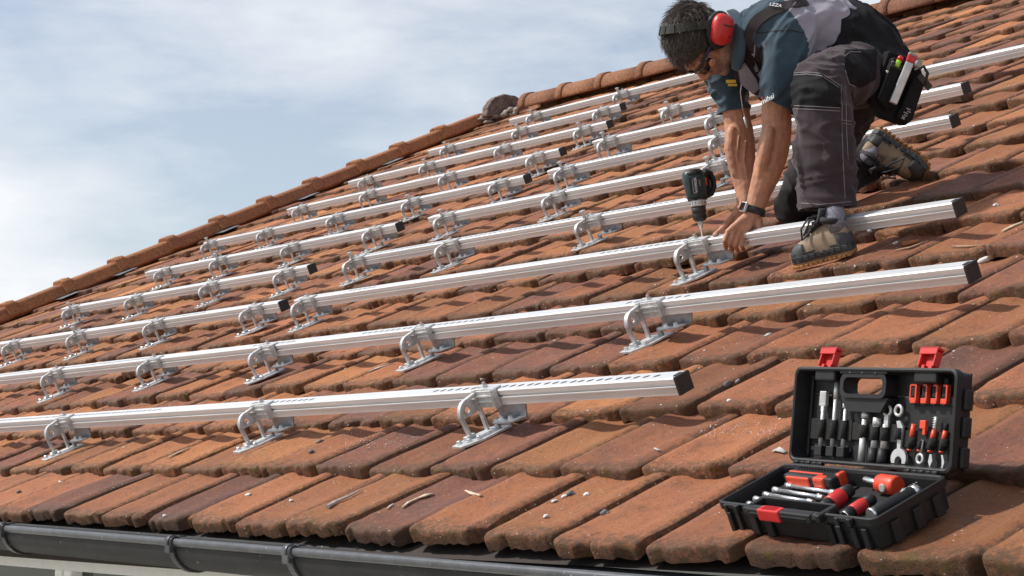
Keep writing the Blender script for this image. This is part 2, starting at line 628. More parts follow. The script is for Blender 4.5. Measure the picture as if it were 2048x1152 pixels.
grid_near, grid_far = grid_faces(len(s_fine)), grid_faces(len(s_ctl0))
Wu, Wv, Wn = np.array(DU), np.array(DV), np.array(DN)
ORG = np.array(EYE) - Wn * D0
allv, allf, tint = [], [], []
base = 0
TILE_H = {}
for ci in range(NC):
    off = -4.245 - (TW / 2 if ci % 2 else 0) + rng.uniform(-.02, .02)
    k0 = int(math.floor((U_L - off) / TW))
    k1 = int(math.ceil((U_R - off) / TW))
    cl_ = V0 + ci * GA + rng.uniform(-.004, .004)
    for k in range(k0, k1):
        u0 = off + k * TW
        seed = ci * 100 + (k - k0)
        near = ci < 9
        X, wr = tile_surface(seed, near)
        X = X.reshape(-1, 3)
        a = rng.normal(0, .008)
        x, y = X[:, 0] - TW / 2, X[:, 1]
        X2 = X.copy()
        X2[:, 0] = u0 + TW / 2 + x * math.cos(a) - y * math.sin(a) + rng.normal(0, .0025)
        X2[:, 1] = cl_ - (u0 + 4.0) * .0176 * max(0, 1 - ci / 5) + x * math.sin(a) + y * math.cos(a) + rng.normal(0, .005)
        X2[:, 2] = X[:, 2] + rng.normal(0, .0022) + x * rng.normal(0, .018) + max(0, rng.normal(0, .014)) * (1 - y / TL) * .5
        # trim at the verge
        X2[:, 0] = np.maximum(X2[:, 0], U_L - .06)
        P = ORG + X2[:, :1] * Wu + X2[:, 1:2] * Wv + X2[:, 2:3] * Wn
        allv.append(P)
        allf.append((grid_near if near else grid_far) + base)
        base += len(P)
        hue = np.clip(rng.normal(.60, .27), .02, .98)
        if rng.rand() < .12:
            hue = rng.uniform(0, .22)
        br = np.clip(rng.normal(.97, .17), .62, 1.35)
        t = np.empty((len(P), 4))
        t[:, 0], t[:, 1], t[:, 2], t[:, 3] = hue, br, wr.reshape(-1), 1
        tint.append(t)
allv, allf, tint = np.concatenate(allv), np.concatenate(allf), np.concatenate(tint)
inv = np.array(house.matrix_world.inverted())
loc = allv @ inv[:3, :3].T + inv[:3, 3]
me = bpy.data.meshes.new('tile_covering')
me.vertices.add(len(loc))
me.vertices.foreach_set('co', loc.astype(np.float32).ravel())
me.loops.add(len(allf) * 4)
me.loops.foreach_set('vertex_index', allf.astype(np.int32).ravel())
me.polygons.add(len(allf))
me.polygons.foreach_set('loop_start', np.arange(0, len(allf) * 4, 4, dtype=np.int32))
me.polygons.foreach_set('use_smooth', np.ones(len(allf), bool))
ca = me.color_attributes.new('tint', 'FLOAT_COLOR', 'POINT')
ca.data.foreach_set('color', tint.astype(np.float32).ravel())
me.materials.append(M['tile'])
me.update(calc_edges=True)
me.validate()
tiles = link('tile_covering', me, house)
roof_bvh = BVHTree.FromPolygons([V(p) for p in allv], [tuple(f) for f in allf])


def roof_h(u, v):
    """Height of the real tile surface over the tile plane at (u, v)."""
    hit = roof_bvh.ray_cast(W(u, v, .4), -DN)
    return (hit[0] - EYE).dot(DN) + D0 if hit[0] is not None else 0.03


# dark under-roof deck added to stop light leaks, back slope, gable and eave walls
b = MB()
DB = V((0, math.cos(ROOF), -math.sin(ROOF)))
ul, ur = U_L - .05, U_R + .3
apex0, apex1 = W(ul, V_RIDGE, -.03), W(ur, V_RIDGE, -.03)
e0, e1 = W(ul, V0 - .01, -.03), W(ur, V0 - .01, -.03)
bk0, bk1 = apex0 + DB * 8, apex1 + DB * 8
b.add([e0, e1, apex1, apex0, bk0, bk1], [(0, 1, 2, 3), (3, 2, 5, 4)])
b.build('roof_deck', M['deck'], house)
b = MB()
b.add([bk0 + DN * .06, bk1 + DN * .06, apex1 + DN * .05, apex0 + DN * .05], [(0, 1, 2, 3)])
b.build('rear_slope', M['old_tile'], house)
wy = e0.y + 0.16
wz = e0.z - .055
b = MB()
wl_, wr_ = -11.9, ur - .3
WIN = [(-6.06, -5.42), (-5.30, -4.66)]
# eave wall with a window opening under the soffit
zt, zb = wz, 0.0
wz0, wz1 = wz - 1.55, wz - .062
xs = [wl_, -7.02, -5.02, wr_]
b.box(((xs[0] + xs[1]) / 2, wy + .12, (zt + zb) / 2), (xs[1] - xs[0], .24, zt - zb))
b.box(((xs[2] + xs[3]) / 2, wy + .12, (zt + zb) / 2), (xs[3] - xs[2], .24, zt - zb))
b.box(((xs[1] + xs[2]) / 2, wy + .12, (zt + wz1) / 2), (xs[2] - xs[1], .24, zt - wz1))
b.box(((xs[1] + xs[2]) / 2, wy + .12, (zb + wz0) / 2), (xs[2] - xs[1], .24, wz0 - zb))
yb = bk0.y - .3
b.prism([(wy + .24, 0), (yb, 0), (yb, bk0.z - .1), (apex0.y, apex0.z - .12), (wy + .24, e0.z - .02)],
        (wl_, 0, 0), V((0, 1, 0)), V((0, 0, 1)), DU, .24)
b.build('wall', M['plaster'], house)
# soffit board behind the gutter
b = MB()
b.box(((wl_ + wr_) / 2, e0.y + .06, wz + .012), (wr_ - wl_, .20, .024))
b.box(((wl_ + wr_) / 2, e0.y + .03, wz + .008), (wr_ - wl_, .022, .05))
b.build('fascia', M['deck'], house)
# window
wf = MB()
cx0, cx1 = xs[1], xs[2]
for xx in (cx0 + .03, (cx0 + cx1) / 2 - .034, (cx0 + cx1) / 2 + .036, cx1 - .03):
    wf.box((xx, wy + .06, (wz0 + wz1) / 2), (.058, .07, wz1 - wz0 - .002), bev=.006)
for zz in (wz0 + .03, wz1 + .026):
    wf.box(((cx0 + cx1) / 2, wy + .062, zz), (cx1 - cx0 - .004, .06, .056), bev=.006)
win = wf.build('window', M['frame_white'], house)
pn = MB()
pn.box(((cx0 + cx1) / 2, wy + .075, (wz0 + wz1) / 2), (cx1 - cx0 - .01, .012, wz1 - wz0 - .01))
sub('pane', pn, M['glass'], win)

# ------------------------------------------------------------------ verge tiles along the left gable edge
def tinted(me, hue, br, wear=0.0):
    ca = me.color_attributes.new('tint', 'FLOAT_COLOR', 'POINT')
    n = len(me.vertices)
    ca.data.foreach_set('color', np.tile(np.array([hue, br, wear, 1], np.float32), n))


def roof_sweep(mb, sec, v0, v1, u0, h0, k0=1.0, k1=1.0, ins=0.0, mi=0):
    """A (u,h) section swept up the slope."""
    A = [W(u0 + p[0] * k0, v0, h0 + p[1] * k0) for p in sec]
    B = [W(u0 + p[0] * k1, v1, h0 + p[1] * k1) for p in sec]
    n = len(sec)
    mb.add(A + B, [(i, (i + 1) % n, n + (i + 1) % n, n + i) for i in range(n)] + [list(range(n)), list(range(n, 2 * n))[::-1]], mi)


vsec = [(-.115, -.06), (.075, .012), (.088, .026), (.056, .102), (.040, .114), (-.058, .114), (-.075, .102), (-.115, .03)]
UV = -12.80
vv = 2.12
ki = 0
while vv < 9.90:
    ln = .47
    mb = MB()
    roof_sweep(mb, vsec, vv + .05, vv + ln + .03, UV, 0.026, 1.0, .94)
    csec = [(p[0] * 1.16, p[1] * 1.13 + .006) for p in vsec]
    mb2 = MB()
    roof_sweep(mb, csec, vv - .005, vv + .075, UV, 0.026, 1.0, 1.0)
    roof_sweep(mb, [(p[0] * 1.07, p[1] * 1.06) for p in vsec], vv + .075, vv + .10, UV, .026, 1.03, .97)
    o = mb.build('verge_tile', M['tile'], house)
    tinted(o.data, PYR.uniform(.50, .85), PYR.uniform(.92, 1.08), .40)
    bv = o.modifiers.new('bevel', 'BEVEL')
    bv.width, bv.segments = .006, 2
    vv += ln
    ki += 1
# lead soakers peeping out under the verge
for vq in (5.85, 6.35, 7.3, 8.1, 9.0):
    mb = MB()
    mb.box(W(UV + .13, vq, .045), (.13, .16, .004), DU, DV, DN)
    mb.build('lead_soaker', M['lead'], house)

# ------------------------------------------------------------------ ridge tiles
def half_round(r, thick, n=18, a0=-.22, a1=math.pi + .22):
    o_ = [(r * math.cos(a0 + (a1 - a0) * i / n), r * math.sin(a0 + (a1 - a0) * i / n)) for i in range(n + 1)]
    i_ = [((r - thick) * math.cos(a0 + (a1 - a0) * i / n), (r - thick) * math.sin(a0 + (a1 - a0) * i / n)) for i in range(n + 1)]
    return o_ + i_[::-1]


RIDGE = W(0, V_RIDGE, .055)
YH, ZH = V((0, 1, 0)), V((0, 0, 1))


def ridge_piece(u0, u1, r0, r1, th=.018):
    mb = MB()
    s0, s1 = half_round(r0, th), half_round(r1, th)
    n = len(s0)

    def ring(u, s):
        return [V((u, RIDGE.y, RIDGE.z)) + YH * p[0] * 1.0 + ZH * p[1] for p in s]
    A, B = ring(u0, s0), ring(u1, s1)
    mb.add(A + B, [(i, (i + 1) % n, n + (i + 1) % n, n + i) for i in range(n)], 0, True)
    mb.add(A, [(i, i + 1, n - 2 - i, n - 1 - i) for i in range(n // 2 - 1)])
    mb.add(B, [(i, n - 1 - i, n - 2 - i, i + 1) for i in range(n // 2 - 1)])
    return mb


uu = -12.30
while uu < U_R:
    mb = ridge_piece(uu + .05, uu + .54, .116, .106)
    m2 = ridge_piece(uu - .012, uu + .06, .131, .126, .03)
    k = len(mb.v)
    mb.add(m2.v, m2.f, 0, True)
    o = mb.build('ridge_tile', M['tile'], house)
    tinted(o.data, PYR.uniform(.35, .75), PYR.uniform(.72, .95), .6)
    uu += .50
# the old half-round plate that closes the ridge, and the mortar that beds it
mb = MB()
plate_ = [(.255 * math.cos(-.1 + (math.pi + .2) * i / 26) * (1 + .02 * math.sin(i * 2.3)), .205 * math.sin(-.1 + (math.pi + .2) * i / 26) * (1 + .02 * math.cos(i * 1.7))) for i in range(27)]
mb.prism(plate_, V((-12.66, RIDGE.y, RIDGE.z - .045)), YH, ZH, DU, .085)
o = mb.build('ridge_end', M['old_tile'], house)
bv = o.modifiers.new('bevel', 'BEVEL')
bv.width, bv.segments = .018, 3
mb = MB()
for i in range(9):
    mb.ell(W(-12.68 + PYR.uniform(-.10, .10), V_RIDGE - .17 + PYR.uniform(-.08, .10), .05 + PYR.uniform(-.02, .04)),
           (PYR.uniform(.04, .08), PYR.uniform(.04, .07), PYR.uniform(.015, .03)), n=11, m=7)
for i in range(8):
    mb.ell(W(-12.42 + PYR.uniform(-.08, .12), V_RIDGE - .13 + PYR.uniform(-.03, .03), .07 + PYR.uniform(-.03, .02)),
           (PYR.uniform(.02, .05), .03, .025), n=7, m=5)
mb.build('mortar_bed', M['mortar'], house)

# ------------------------------------------------------------------ gutter
def gut_line(u):
    """Centre of the bead: a slight fall to the right."""
    nose = W(-5, V0, 0)
    return V((u, nose.y - .125, nose.z - .006 - (u + 5.4) * .0145))


GR = .074
gsec = []
for i in range(19):
    a = math.pi * i / 18
    gsec.append((GR * (1 - math.cos(a)), -GR * math.sin(a)))       # from the bead (0,0) round to the back
gsec.append((2 * GR, .012))
mb = MB()
us = np.linspace(-13.0, U_R + .2, 40)
rows = [[gut_line(u) + YH * (p[0] * 1.0) + ZH * (p[1] - .004) for p in gsec] for u in us]
n = len(gsec)
vs = [p for r_ in rows for p in r_]
fs = [(i * n + j, i * n + j + 1, (i + 1) * n + j + 1, (i + 1) * n + j) for i in range(len(us) - 1) for j in range(n - 1)]
mb.add(vs, fs, 0, True)
gut = mb.build('gutter', M['gutter'], house)
sd = gut.modifiers.new('solid', 'SOLIDIFY')
sd.thickness, sd.offset = .003, -1
mb = MB()
mb.tube([gut_line(u) for u in us], .0115, 14)
sub('bead', mb, M['gutter_bead'], gut)


def gutter_bracket(u, grey):
    mb = MB()
    c = gut_line(u)
    cc = c + YH * GR - ZH * .004
    for i in range(16):
        a0, a1 = math.pi * i / 16, math.pi * (i + 1) / 16
        p = cc + YH * (-GR * math.cos(a0)) + ZH * (-GR * math.sin(a0))
        q = cc + YH * (-GR * math.cos(a1)) + ZH * (-GR * math.sin(a1))
        d = (q - p).normalized()
        od = ((p + q) / 2 - cc).normalized()
        mb.box((p + q) / 2 + od * .0045, (.026, (q - p).length * 1.06, .006), DU, d, od)
    # clip rolled over the bead
    mb.tube([c - DU * .021, c + DU * .021], .0165, 14)
    mb.tube([c - DU * .010, c + DU * .010], .0195, 14)
    mb.box(c + YH * .012 + ZH * .017 + DU * .012, (.05, .022, .004))
    mb.box(c - YH * .010 - ZH * .018, (.03, .014, .024), bev=.003)
    o = sub('gutter_bracket', mb, M['gutter_bead' if grey else 'gutter_iron'], gut)


for px, grey in ((8, False), (345, False), (582, True)):
    u_ = None
    best = 1e9
    for uq in np.linspace(-7, -2, 1001):
        p = gut_line(uq) - EYE
        xx = 1024 + F_PX * p.dot(RT) / p.dot(FW)
        if abs(xx - px) < best:
            best, u_ = abs(xx - px), uq
    gutter_bracket(u_ , grey)
for u in (-2.35, -1.4, -.45, -7.0, -7.9, -8.8, -9.7, -10.6, -11.5):
    gutter_bracket(u, False)
# ================================================================== mounting rails
RAIL_TOP = .14
ROW0, ROWG = 2.98679, 0.68
RW, RH = .047, .045


def row_v(k):
    return ROW0 + ROWG * k


def u_at(k, x):
    """Where along rail row k the picture column x falls."""
    lo, hi = -16.0, 2.0
    for _ in range(60):
        m = (lo + hi) / 2
        p = W(m, row_v(k), RAIL_TOP) - EYE
        if 1024 + F_PX * p.dot(RT) / p.dot(FW) < x:
            lo = m
        else:
            hi = m
    return (lo + hi) / 2


rsec = [(0, 0), (0, -.017), (-.007, -.018), (-.007, -.023), (0, -.024), (0, -RH), (-RW, -RH), (-RW, -.0265),
        (-RW - .0025, -.0255), (-RW - .0025, -.0225), (-RW + .006, -.0215), (-RW + .006, -.0165), (-RW, -.0155), (-RW, -.0035), (-RW + .003, 0)]
ORD = ['bottom', 'second', 'third', 'fourth', 'fifth', 'sixth', 'seventh', 'eighth', 'ninth', 'top']
# row, left end x, right end x, cap, label
RAILS = [
    (0, -330, 1372, True, 'silver rail nearest the gutter, its black capped end just left of the tool case'),
    (1, -420, 1948, True, 'long silver rail running from the left edge to just above the tool case'),
    (2, 603, 1922, True, 'silver rail the worker is holding, with the drill standing on it'),
    (3, 712, 1692, True, 'silver rail one row behind the one being drilled, passing behind the hands'),
    (4, 868, 1912, True, 'silver rail running behind the kneeling boot, its black capped end right of the boot sole'),
    (5, 1106, 1934, True, 'silver rail whose black capped end shows just below the tool pouch'),
    (6, 1195, 2130, True, 'highest silver rail right of the worker, running out of frame'),
    (7, 1326, 1640, True, 'short silver rail whose left end shows below the bent head'),
    (2, -330, 572, True, 'silver rail of the left field, its capped end below the start of the drilled rail'),
    (3, 134, 628, True, 'short silver rail of the left field, second up from its lowest rail'),
    (4, 301, 803, True, 'silver rail of the left field, third up, ending left of the plain rail start'),
    (5, 417, 1058, True, 'silver rail of the left field, fourth up, capped right end near the middle'),
    (6, 583, 1128, True, 'silver rail of the left field with a dark broken tile beside its capped end'),
    (7, 705, 1222, True, 'silver rail of the left field, third down from the ridge'),
    (8, 864, 1248, True, 'silver rail second from the ridge, its black cap under the topmost rail'),
    (9, 1026, 1660, True, 'topmost silver rail directly under the ridge tiles, running behind the head'),
]
SLOTS = {0: [(-60, 330), (520, 640), (885, 1345)], 1: [(0, 75), (140, 335), (520, 600), (740, 1005), (1270, 1395)],
         2: [(1215, 1420), (710, 760)], 3: [(745, 1360)], 4: [], 8: [(300, 420)], 9: [], 10: [(530, 620)]}


def cap_shape(mb, u, v, sgn, mi=0):
    mb.box(W(u + sgn * .004, v - RW / 2, RAIL_TOP - RH / 2), (.009, RW + .0035, RH + .0035), DU, DV, DN, mi, bev=.0015)
    mb.box(W(u - sgn * .006, v - RW / 2, RAIL_TOP + .0012), (.012, RW * .5, .002), DU, DV, DN, mi)


rail_objs = []
for i, (k, x0, x1, cap, lab) in enumerate(RAILS):
    v = row_v(k)
    u0, u1 = u_at(k, x0), u_at(k, x1)
    mb = MB()
    nseg = 1
    mb.prism(rsec, W(u0, v, RAIL_TOP), DV, DN, DU, u1 - u0)
    # punched slots along the top: flat dark faces in place of open holes
    for (a, b_) in SLOTS.get(i, [(x0 + 60, x0 + 200)] if k < 6 else []):
        ua, ub = u_at(k, max(a, x0 + 10)), u_at(k, min(b_, x1 - 12))
        q = ua
        while q < ub:
            L = .018
            du = PYR.uniform(-.003, .003)
            mb.add([W(q + du + e * L / 2 * c_, v - RW * .52 + .0058 * s_ + e * .003, RAIL_TOP + .0006) for e, c_, s_ in
                    ((-1, 1, 0), (-1, .6, -1), (1, .6, -1), (1, 1, 0), (1, .6, 1), (-1, .6, 1))], [(0, 1, 2, 3, 4, 5)], 1)
            q += .036
    t = empty('mounting_rail', W(u0, v, RAIL_TOP - RH), lab, 'rail', 'aluminium rails laid across the roof')
    mb.build('profile', [M['alu'], M['slot']], t)
    c = MB()
    cap_shape(c, u1, v, 1)
    c.build('end_cap', M['blackcap'], t)
    rail_objs.append(t)

# ================================================================== roof hooks that carry the rails
# local frame of a hook: x along the eave, y up the slope, z out of the roof, origin on the tile under its base plate
HOOK_V = -(RW + .140)                                # base plate front, from the rail's back edge


def hook_parts(tall):
    X, Y, Z = V((1, 0, 0)), V((0, 1, 0)), V((0, 0, 1))
    parts = []
    zt = .112                                        # rail top over the tile
    yf = .140                                        # front face of the rail
    p = MB()
    plate = [(-.018, .014), (.034, .008), (.068, .070), (.074, .163), (-.004, .163), (-.022, .075)]
    p.prism(plate, V((0, 0, .001)), X, Y, Z, .0055)
    p.box((.001, .068, .011), (.019, .034, .012), X, Y, Z, bev=.003)
    parts.append(('base_plate', p, 'galv', []))
    bolts = []
    for bx, by in ((-.002, .030), (.024, .046), (.046, .066)):
        q = MB()
        q.lathe([(.0095, .006), (.0095, .0085)], V((bx, by, .001)), Z, 12, 0, False)
        q.lathe([(.0066, .0085), (.0066, .0140), (.005, .015)], V((bx, by, .001)), Z, 6, 0, False)
        bolts.append(q)
    # hoop: front leg, rounded corner, top arm to the rail, rear leg
    a = MB()
    y0, y1 = .066, .132
    ta = zt - .010
    path = [(y0 + .004, .005), (y0, .04), (y0 - .004, ta - .034)]
    for i in range(1, 9):
        an = math.pi / 2 * i / 8
        path.append((y0 - .004 + .034 * (1 - math.cos(an)), ta - .034 + .034 * math.sin(an)))
    path += [(y1 + .006, ta + .006)]
    w2, th = .0072, .0042
    L_ = []
    for i, (yy, zz) in enumerate(path):
        A, B = path[max(i - 1, 0)], path[min(i + 1, len(path) - 1)]
        d = V((0, B[0] - A[0], B[1] - A[1])).normalized()
        nrm = V((0, -d.z, d.y))
        L_.append([V((-w2, yy, zz)) + nrm * th, V((w2, yy, zz)) + nrm * th, V((w2, yy, zz)) - nrm * th, V((-w2, yy, zz)) - nrm * th])
    vs = [q for r_ in L_ for q in r_]
    fs = [(i * 4 + j, i * 4 + (j + 1) % 4, i * 4 + 4 + (j + 1) % 4, i * 4 + 4 + j) for i in range(len(L_) - 1) for j in range(4)]
    fs += [(0, 1, 2, 3), tuple(len(vs) - 1 - i for i in range(4))]
    a.add(vs, fs)
    top2 = zt + (.034 if tall else .004)
    a.box((0, y1, top2 / 2 + .003), (.0145, .0085, top2 - .004), X, Y, Z, bev=.001)
    if tall:
        a.box((0, y1, top2 - .002), (.023, .018, .010), X, Y, Z, bev=.002)
    # web plate with a hole (ring of faces around the hole)
    hz, hy, hr = ta - .024, y0 + .026, .0080
    oy0, oy1, oz0, oz1 = y0 + .002, y1 - .004, ta - .042, ta - .004
    outer = []
    for i in range(16):
        an = 2 * math.pi * i / 16
        dx, dz = math.cos(an), math.sin(an)
        s_ = 1e9
        for lim, comp in ((oy1 - hy, dx), (hy - oy0, -dx)):
            if comp > 1e-6:
                s_ = min(s_, lim / comp)
        for lim, comp in ((oz1 - hz, dz), (hz - oz0, -dz)):
            if comp > 1e-6:
                s_ = min(s_, lim / comp)
        outer.append((hy + dx * s_, hz + dz * s_))
    # keep the rounded front corner of the hoop free
    outer = [(max(q[0], y0 + .012) if q[1] > ta - .012 else q[0], q[1]) for q in outer]
    inner = [(hy + hr * math.cos(2 * math.pi * i / 16), hz + hr * math.sin(2 * math.pi * i / 16)) for i in range(16)]
    for xo in (-.0045, -.0015):
        a.add([V((xo, q[0], q[1])) for q in outer + inner], [(i, (i + 1) % 16, 16 + (i + 1) % 16, 16 + i) for i in range(16)])
    a.add([V((xo, q[0], q[1])) for xo in (-.0045, -.0015) for q in inner], [(i, (i + 1) % 16, 16 + (i + 1) % 16, 16 + i) for i in range(16)])
    a.add([V((xo, q[0], q[1])) for xo in (-.0045, -.0015) for q in outer], [(i, (i + 1) % 16, 16 + (i + 1) % 16, 16 + i) for i in range(16)])
    parts.append(('arm', a, 'galv', []))
    # clamp gripping the front of the rail
    c = MB()
    c.box((.050, yf - .0075, zt - .021), (.082, .007, .046), X, Y, Z, bev=.0015)
    c.box((.050, yf - .013, zt - .012), (.078, .006, .004), X, Y, Z)
    c.box((.050, yf - .013, zt - .026), (.078, .006, .004), X, Y, Z)
    c.box((.050, yf + .008, zt + .0035), (.082, .030, .005), X, Y, Z, bev=.001)
    c.box((.0925, yf - .010, zt - .020), (.004, .022, .050), X, Y, Z)
    c.box((.020, yf + .010, zt + .0085), (.030, .014, .006), X, Y, Z, bev=.001)
    q = MB()
    q.lathe([(.0085, 0), (.0085, .006), (.005, .0065), (.005, .014)], V((.032, yf + .010, zt + .006)), Z, 6, 0, False)
    q2 = MB()
    q2.lathe([(.0055, 0), (.0055, .003)], V((.074, yf - .0105, zt - .010)), -Y, 10, 0, False)
    parts.append(('clamp', c, 'galv', [('bolt', q, 'bolt'), ('bolt', q2, 'bolt')]))
    # angle plate that reaches under the rail
    r = MB()
    yb = yf + .012
    zb = .030
    r.prism([(0, 0), (.120, 0), (.135, .036), (.004, .040)], V((.052, yb, zb)), X, Z, Y, .0035)
    r.prism([(0, 0), (.120, 0), (.100, -.042), (.014, -.042)], V((.052, yb, zb)), X, Y, Z, .004)
    r.box((.050, yb - .016, .018), (.016, .012, .030), X, Y, Z, bev=.002)
    q3, q4 = MB(), MB()
    for qq, bx in ((q3, .084), (q4, .126)):
        qq.lathe([(.0105, 0), (.0105, .0025)], V((bx, yb - .018, zb + .004)), Z, 12, 0, False)
        qq.lathe([(.0072, .0025), (.0072, .0095)], V((bx, yb - .018, zb + .004)), Z, 6, 0, False)
    parts.append(('angle_plate', r, 'galv_dark', [('bolt', q3, 'bolt'), ('bolt', q4, 'bolt')]))
    parts[0][3].extend([('bolt', q_, 'bolt') for q_ in bolts])
    return parts


def make_hook(tall):
    root = empty('roof_hook', (0, 0, 0))
    for nm, mb, mt, subs in hook_parts(tall):
        me = mb.mesh(nm, M[mt])
        o = link(nm, me, root)
        for sn, sm, st in subs:
            link(sn, sm.mesh(sn, M[st]), o)
    return root


HOOKS = {
    0: [-62, 140, 532, 975], 1: [-45, 122, 318, 542, 850, 1303], 2: [622, 1393], 3: [722, 905, 1188],
    4: [900, 1116, 1432], 5: [1137, 1450], 6: [1221, 1437], 7: [1347],
    8: [38, 168, 322, 517], 9: [155, 280, 431, 580], 10: [336, 448, 591, 757], 11: [428, 540, 680, 831, 1006],
    12: [608, 744, 903, 1078], 13: [738, 862, 1012, 1172], 14: [902, 1046, 1208], 15: [1073, 1247],
}
TALL = {(3, 2), (3, 0), (4, 0), (5, 0), (6, 0), (7, 0), (9, 0), (10, 1), (11, 0), (11, 3), (13, 1), (14, 1), (15, 0), (15, 1), (13, 3), (14, 0), (8, 1), (4, 2), (5, 1), (6, 1)}
NTH = ['first', 'second', 'third', 'fourth', 'fifth', 'sixth']
RNAME = {0: 'the rail nearest the gutter', 1: 'the long rail ending above the tool case', 2: 'the rail being drilled',
         3: 'the rail just behind the drilled one', 4: 'the rail ending beside the kneeling boot',
         5: 'the rail ending below the tool pouch', 6: 'the highest rail right of the worker', 7: 'the short rail below the bent head',
         8: 'the lowest left field rail', 9: 'the second lowest left field rail', 10: 'the third lowest left field rail',
         11: 'the fourth lowest left field rail', 12: 'the rail ending beside the broken dark tile',
         13: 'the third rail below the ridge', 14: 'the second rail below the ridge', 15: 'the topmost rail under the ridge'}
proto = {True: make_hook(True), False: make_hook(False)}
used = {True: False, False: False}
GHOOK = 'galvanised roof hooks holding up the rails'
for i, xs_ in HOOKS.items():
    k = RAILS[i][0]
    n = len(xs_)
    for j, x in enumerate(xs_):
        tall = (i, j) in TALL
        u = u_at(k, x)
        v = row_v(k) + HOOK_V
        hs = sorted(roof_h(u + du, v + dv) for du in (-.01, .03, .07) for dv in (.02, .07, .12))
        z0 = hs[-2] - .001
        o = proto[tall] if not used[tall] else copy_thing(proto[tall])
        used[tall] = True
        # stand on the tile, reach the rail: scale only the height that the legs have to bridge
        zs = (RAIL_TOP - z0) / .112
        o.matrix_world = Matrix.Translation(W(u, v, z0)) @ ROT.to_4x4() @ Matrix.Rotation(rng.normal(0, .03), 4, 'Z') @ Matrix.Diagonal((1, 1, zs, 1))
        if n == 1:
            w_ = 'only visible galvanised roof hook on'
        else:
            w_ = NTH[j] + ' galvanised roof hook from left on'
        tag(o, w_ + ' ' + RNAME[i], 'roof hook', GHOOK)
        o.name = 'roof_hook'
# ================================================================== the worker
def skin_mat(name, col, bump=.25, dark=None):
    m = mat(name, col, 0.58, 0, .2, 38, bump, 240, spots=dark, spot_scale=240, spot_at=.60, dist=.0012)
    b = m.node_tree.nodes['Principled BSDF']
    b.inputs['Subsurface Weight'].default_value = .10
    b.inputs['Subsurface Radius'].default_value = (.012, .005, .003)
    return m


M['skin'] = skin_mat('skin', (.40, .175, .10))
M['arm_skin'] = skin_mat('arm_skin', (.42, .20, .118), .45, (.29, .125, .07))
M['stubble'] = skin_mat('stubble', (.24, .135, .10), .7, (.50, .45, .41))
M['stubble'].node_tree.nodes['Principled BSDF'].inputs['Roughness'].default_value = .7
M['nail'] = mat('nail', (.62, .40, .33), .35)
M['hair'] = mat('hair', (.050, .035, .027), .42, 0, .4, 60)
M['hair_grey'] = mat('hair_grey', (.17, .15, .13), .42, 0, .4, 60)
M['petrol'] = mat('petrol_cotton', (.040, .066, .088), .88, 0, .14, 18, .45, 500, sheen=.15, dist=.001, spec=.15)
M['lilac'] = mat('lilac_cotton', (.30, .285, .335), .9, 0, .07, 14, .35, 500, sheen=.1, dist=.001, spec=.15)
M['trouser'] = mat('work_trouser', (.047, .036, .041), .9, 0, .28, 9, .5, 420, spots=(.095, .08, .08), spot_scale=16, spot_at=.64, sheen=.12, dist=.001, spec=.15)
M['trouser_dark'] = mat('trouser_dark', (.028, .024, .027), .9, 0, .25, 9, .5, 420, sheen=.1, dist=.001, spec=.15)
M['patch'] = mat('black_patch', (.012, .012, .013), .8, 0, .3, 14, .55, 460, spots=(.05, .05, .05), spot_scale=60, spot_at=.70, dist=.001, spec=.15)
M['stitch'] = mat('stitch', (.20, .18, .19), .8)
M['strap'] = mat('brace', (.035, .029, .030), .85, 0, .2, 30, .4, 500, dist=.001, spec=.15)
M['suede'] = mat('suede', (.28, .215, .145), .9, 0, .25, 22, .6, 260, spots=(.13, .10, .075), spot_scale=30, spot_at=.60, dist=.0015)
M['rubber'] = mat('dark_rubber', (.038, .043, .045), .62, 0, .3, 30, .3, 160, spots=(.16, .16, .15), spot_scale=70, spot_at=.70)
M['gum'] = mat('gum_sole', (.36, .17, .055), .6, 0, .3, 45, .4, 160, spots=(.14, .085, .05), spot_scale=50, spot_at=.58)
M['lace'] = mat('lace', (.018, .018, .02), .8)
M['sock'] = mat('sock', (.17, .17, .20), .95, 0, .4, 130, .8, 160, dist=.002)
M['red'] = mat('red_plastic', (.50, .020, .018), .38, 0, .10, 12, .08, 120)
M['redorange'] = mat('orange_red_plastic', (.60, .055, .022), .42, 0, .1, 14, .1, 120)
M['black'] = mat('black_plastic', (.012, .012, .013), .52, 0, .3, 30, .15, 160, spots=(.06, .055, .05), spot_scale=180, spot_at=.72, spec=.35)
M['foam'] = mat('foam_black', (.012, .012, .012), .95, 0, .3, 80, .9, 220, spots=(.09, .08, .075), spot_scale=240, spot_at=.68)
M['web'] = mat('olive_webbing', (.034, .036, .027), .85, 0, .2, 60, .5, 400, dist=.001)
M['blue'] = mat('navy_plastic', (.012, .022, .09), .4)
M['lens'] = mat('dark_lens', (.012, .010, .010), .06, 0, .1, 10, spec=.9)
M['white'] = mat('white_print', (.74, .74, .74), .7)
M['yellow'] = mat('yellow_print', (.55, .33, .03), .7)
M['redprint'] = mat('red_print', (.55, .03, .05), .7)
M['chrome'] = mat('chrome_steel', (.72, .73, .74), .26, .85, .08, 30)
M['steel'] = mat('satin_steel', (.52, .52, .51), .40, .55, .15, 40, .1, 200)
M['green_drill'] = mat('drill_green', (.008, .030, .030), .42, 0, .25, 30, .15, 200)
M['lime'] = mat('lime_plastic', (.33, .62, .03), .45)
M['grey'] = mat('grey_plastic', (.30, .30, .29), .5, 0, .15, 40)


def raw_mesh(mb):
    me = bpy.data.meshes.new('raw')
    me.from_pydata(mb.v, [], mb.f)
    return me


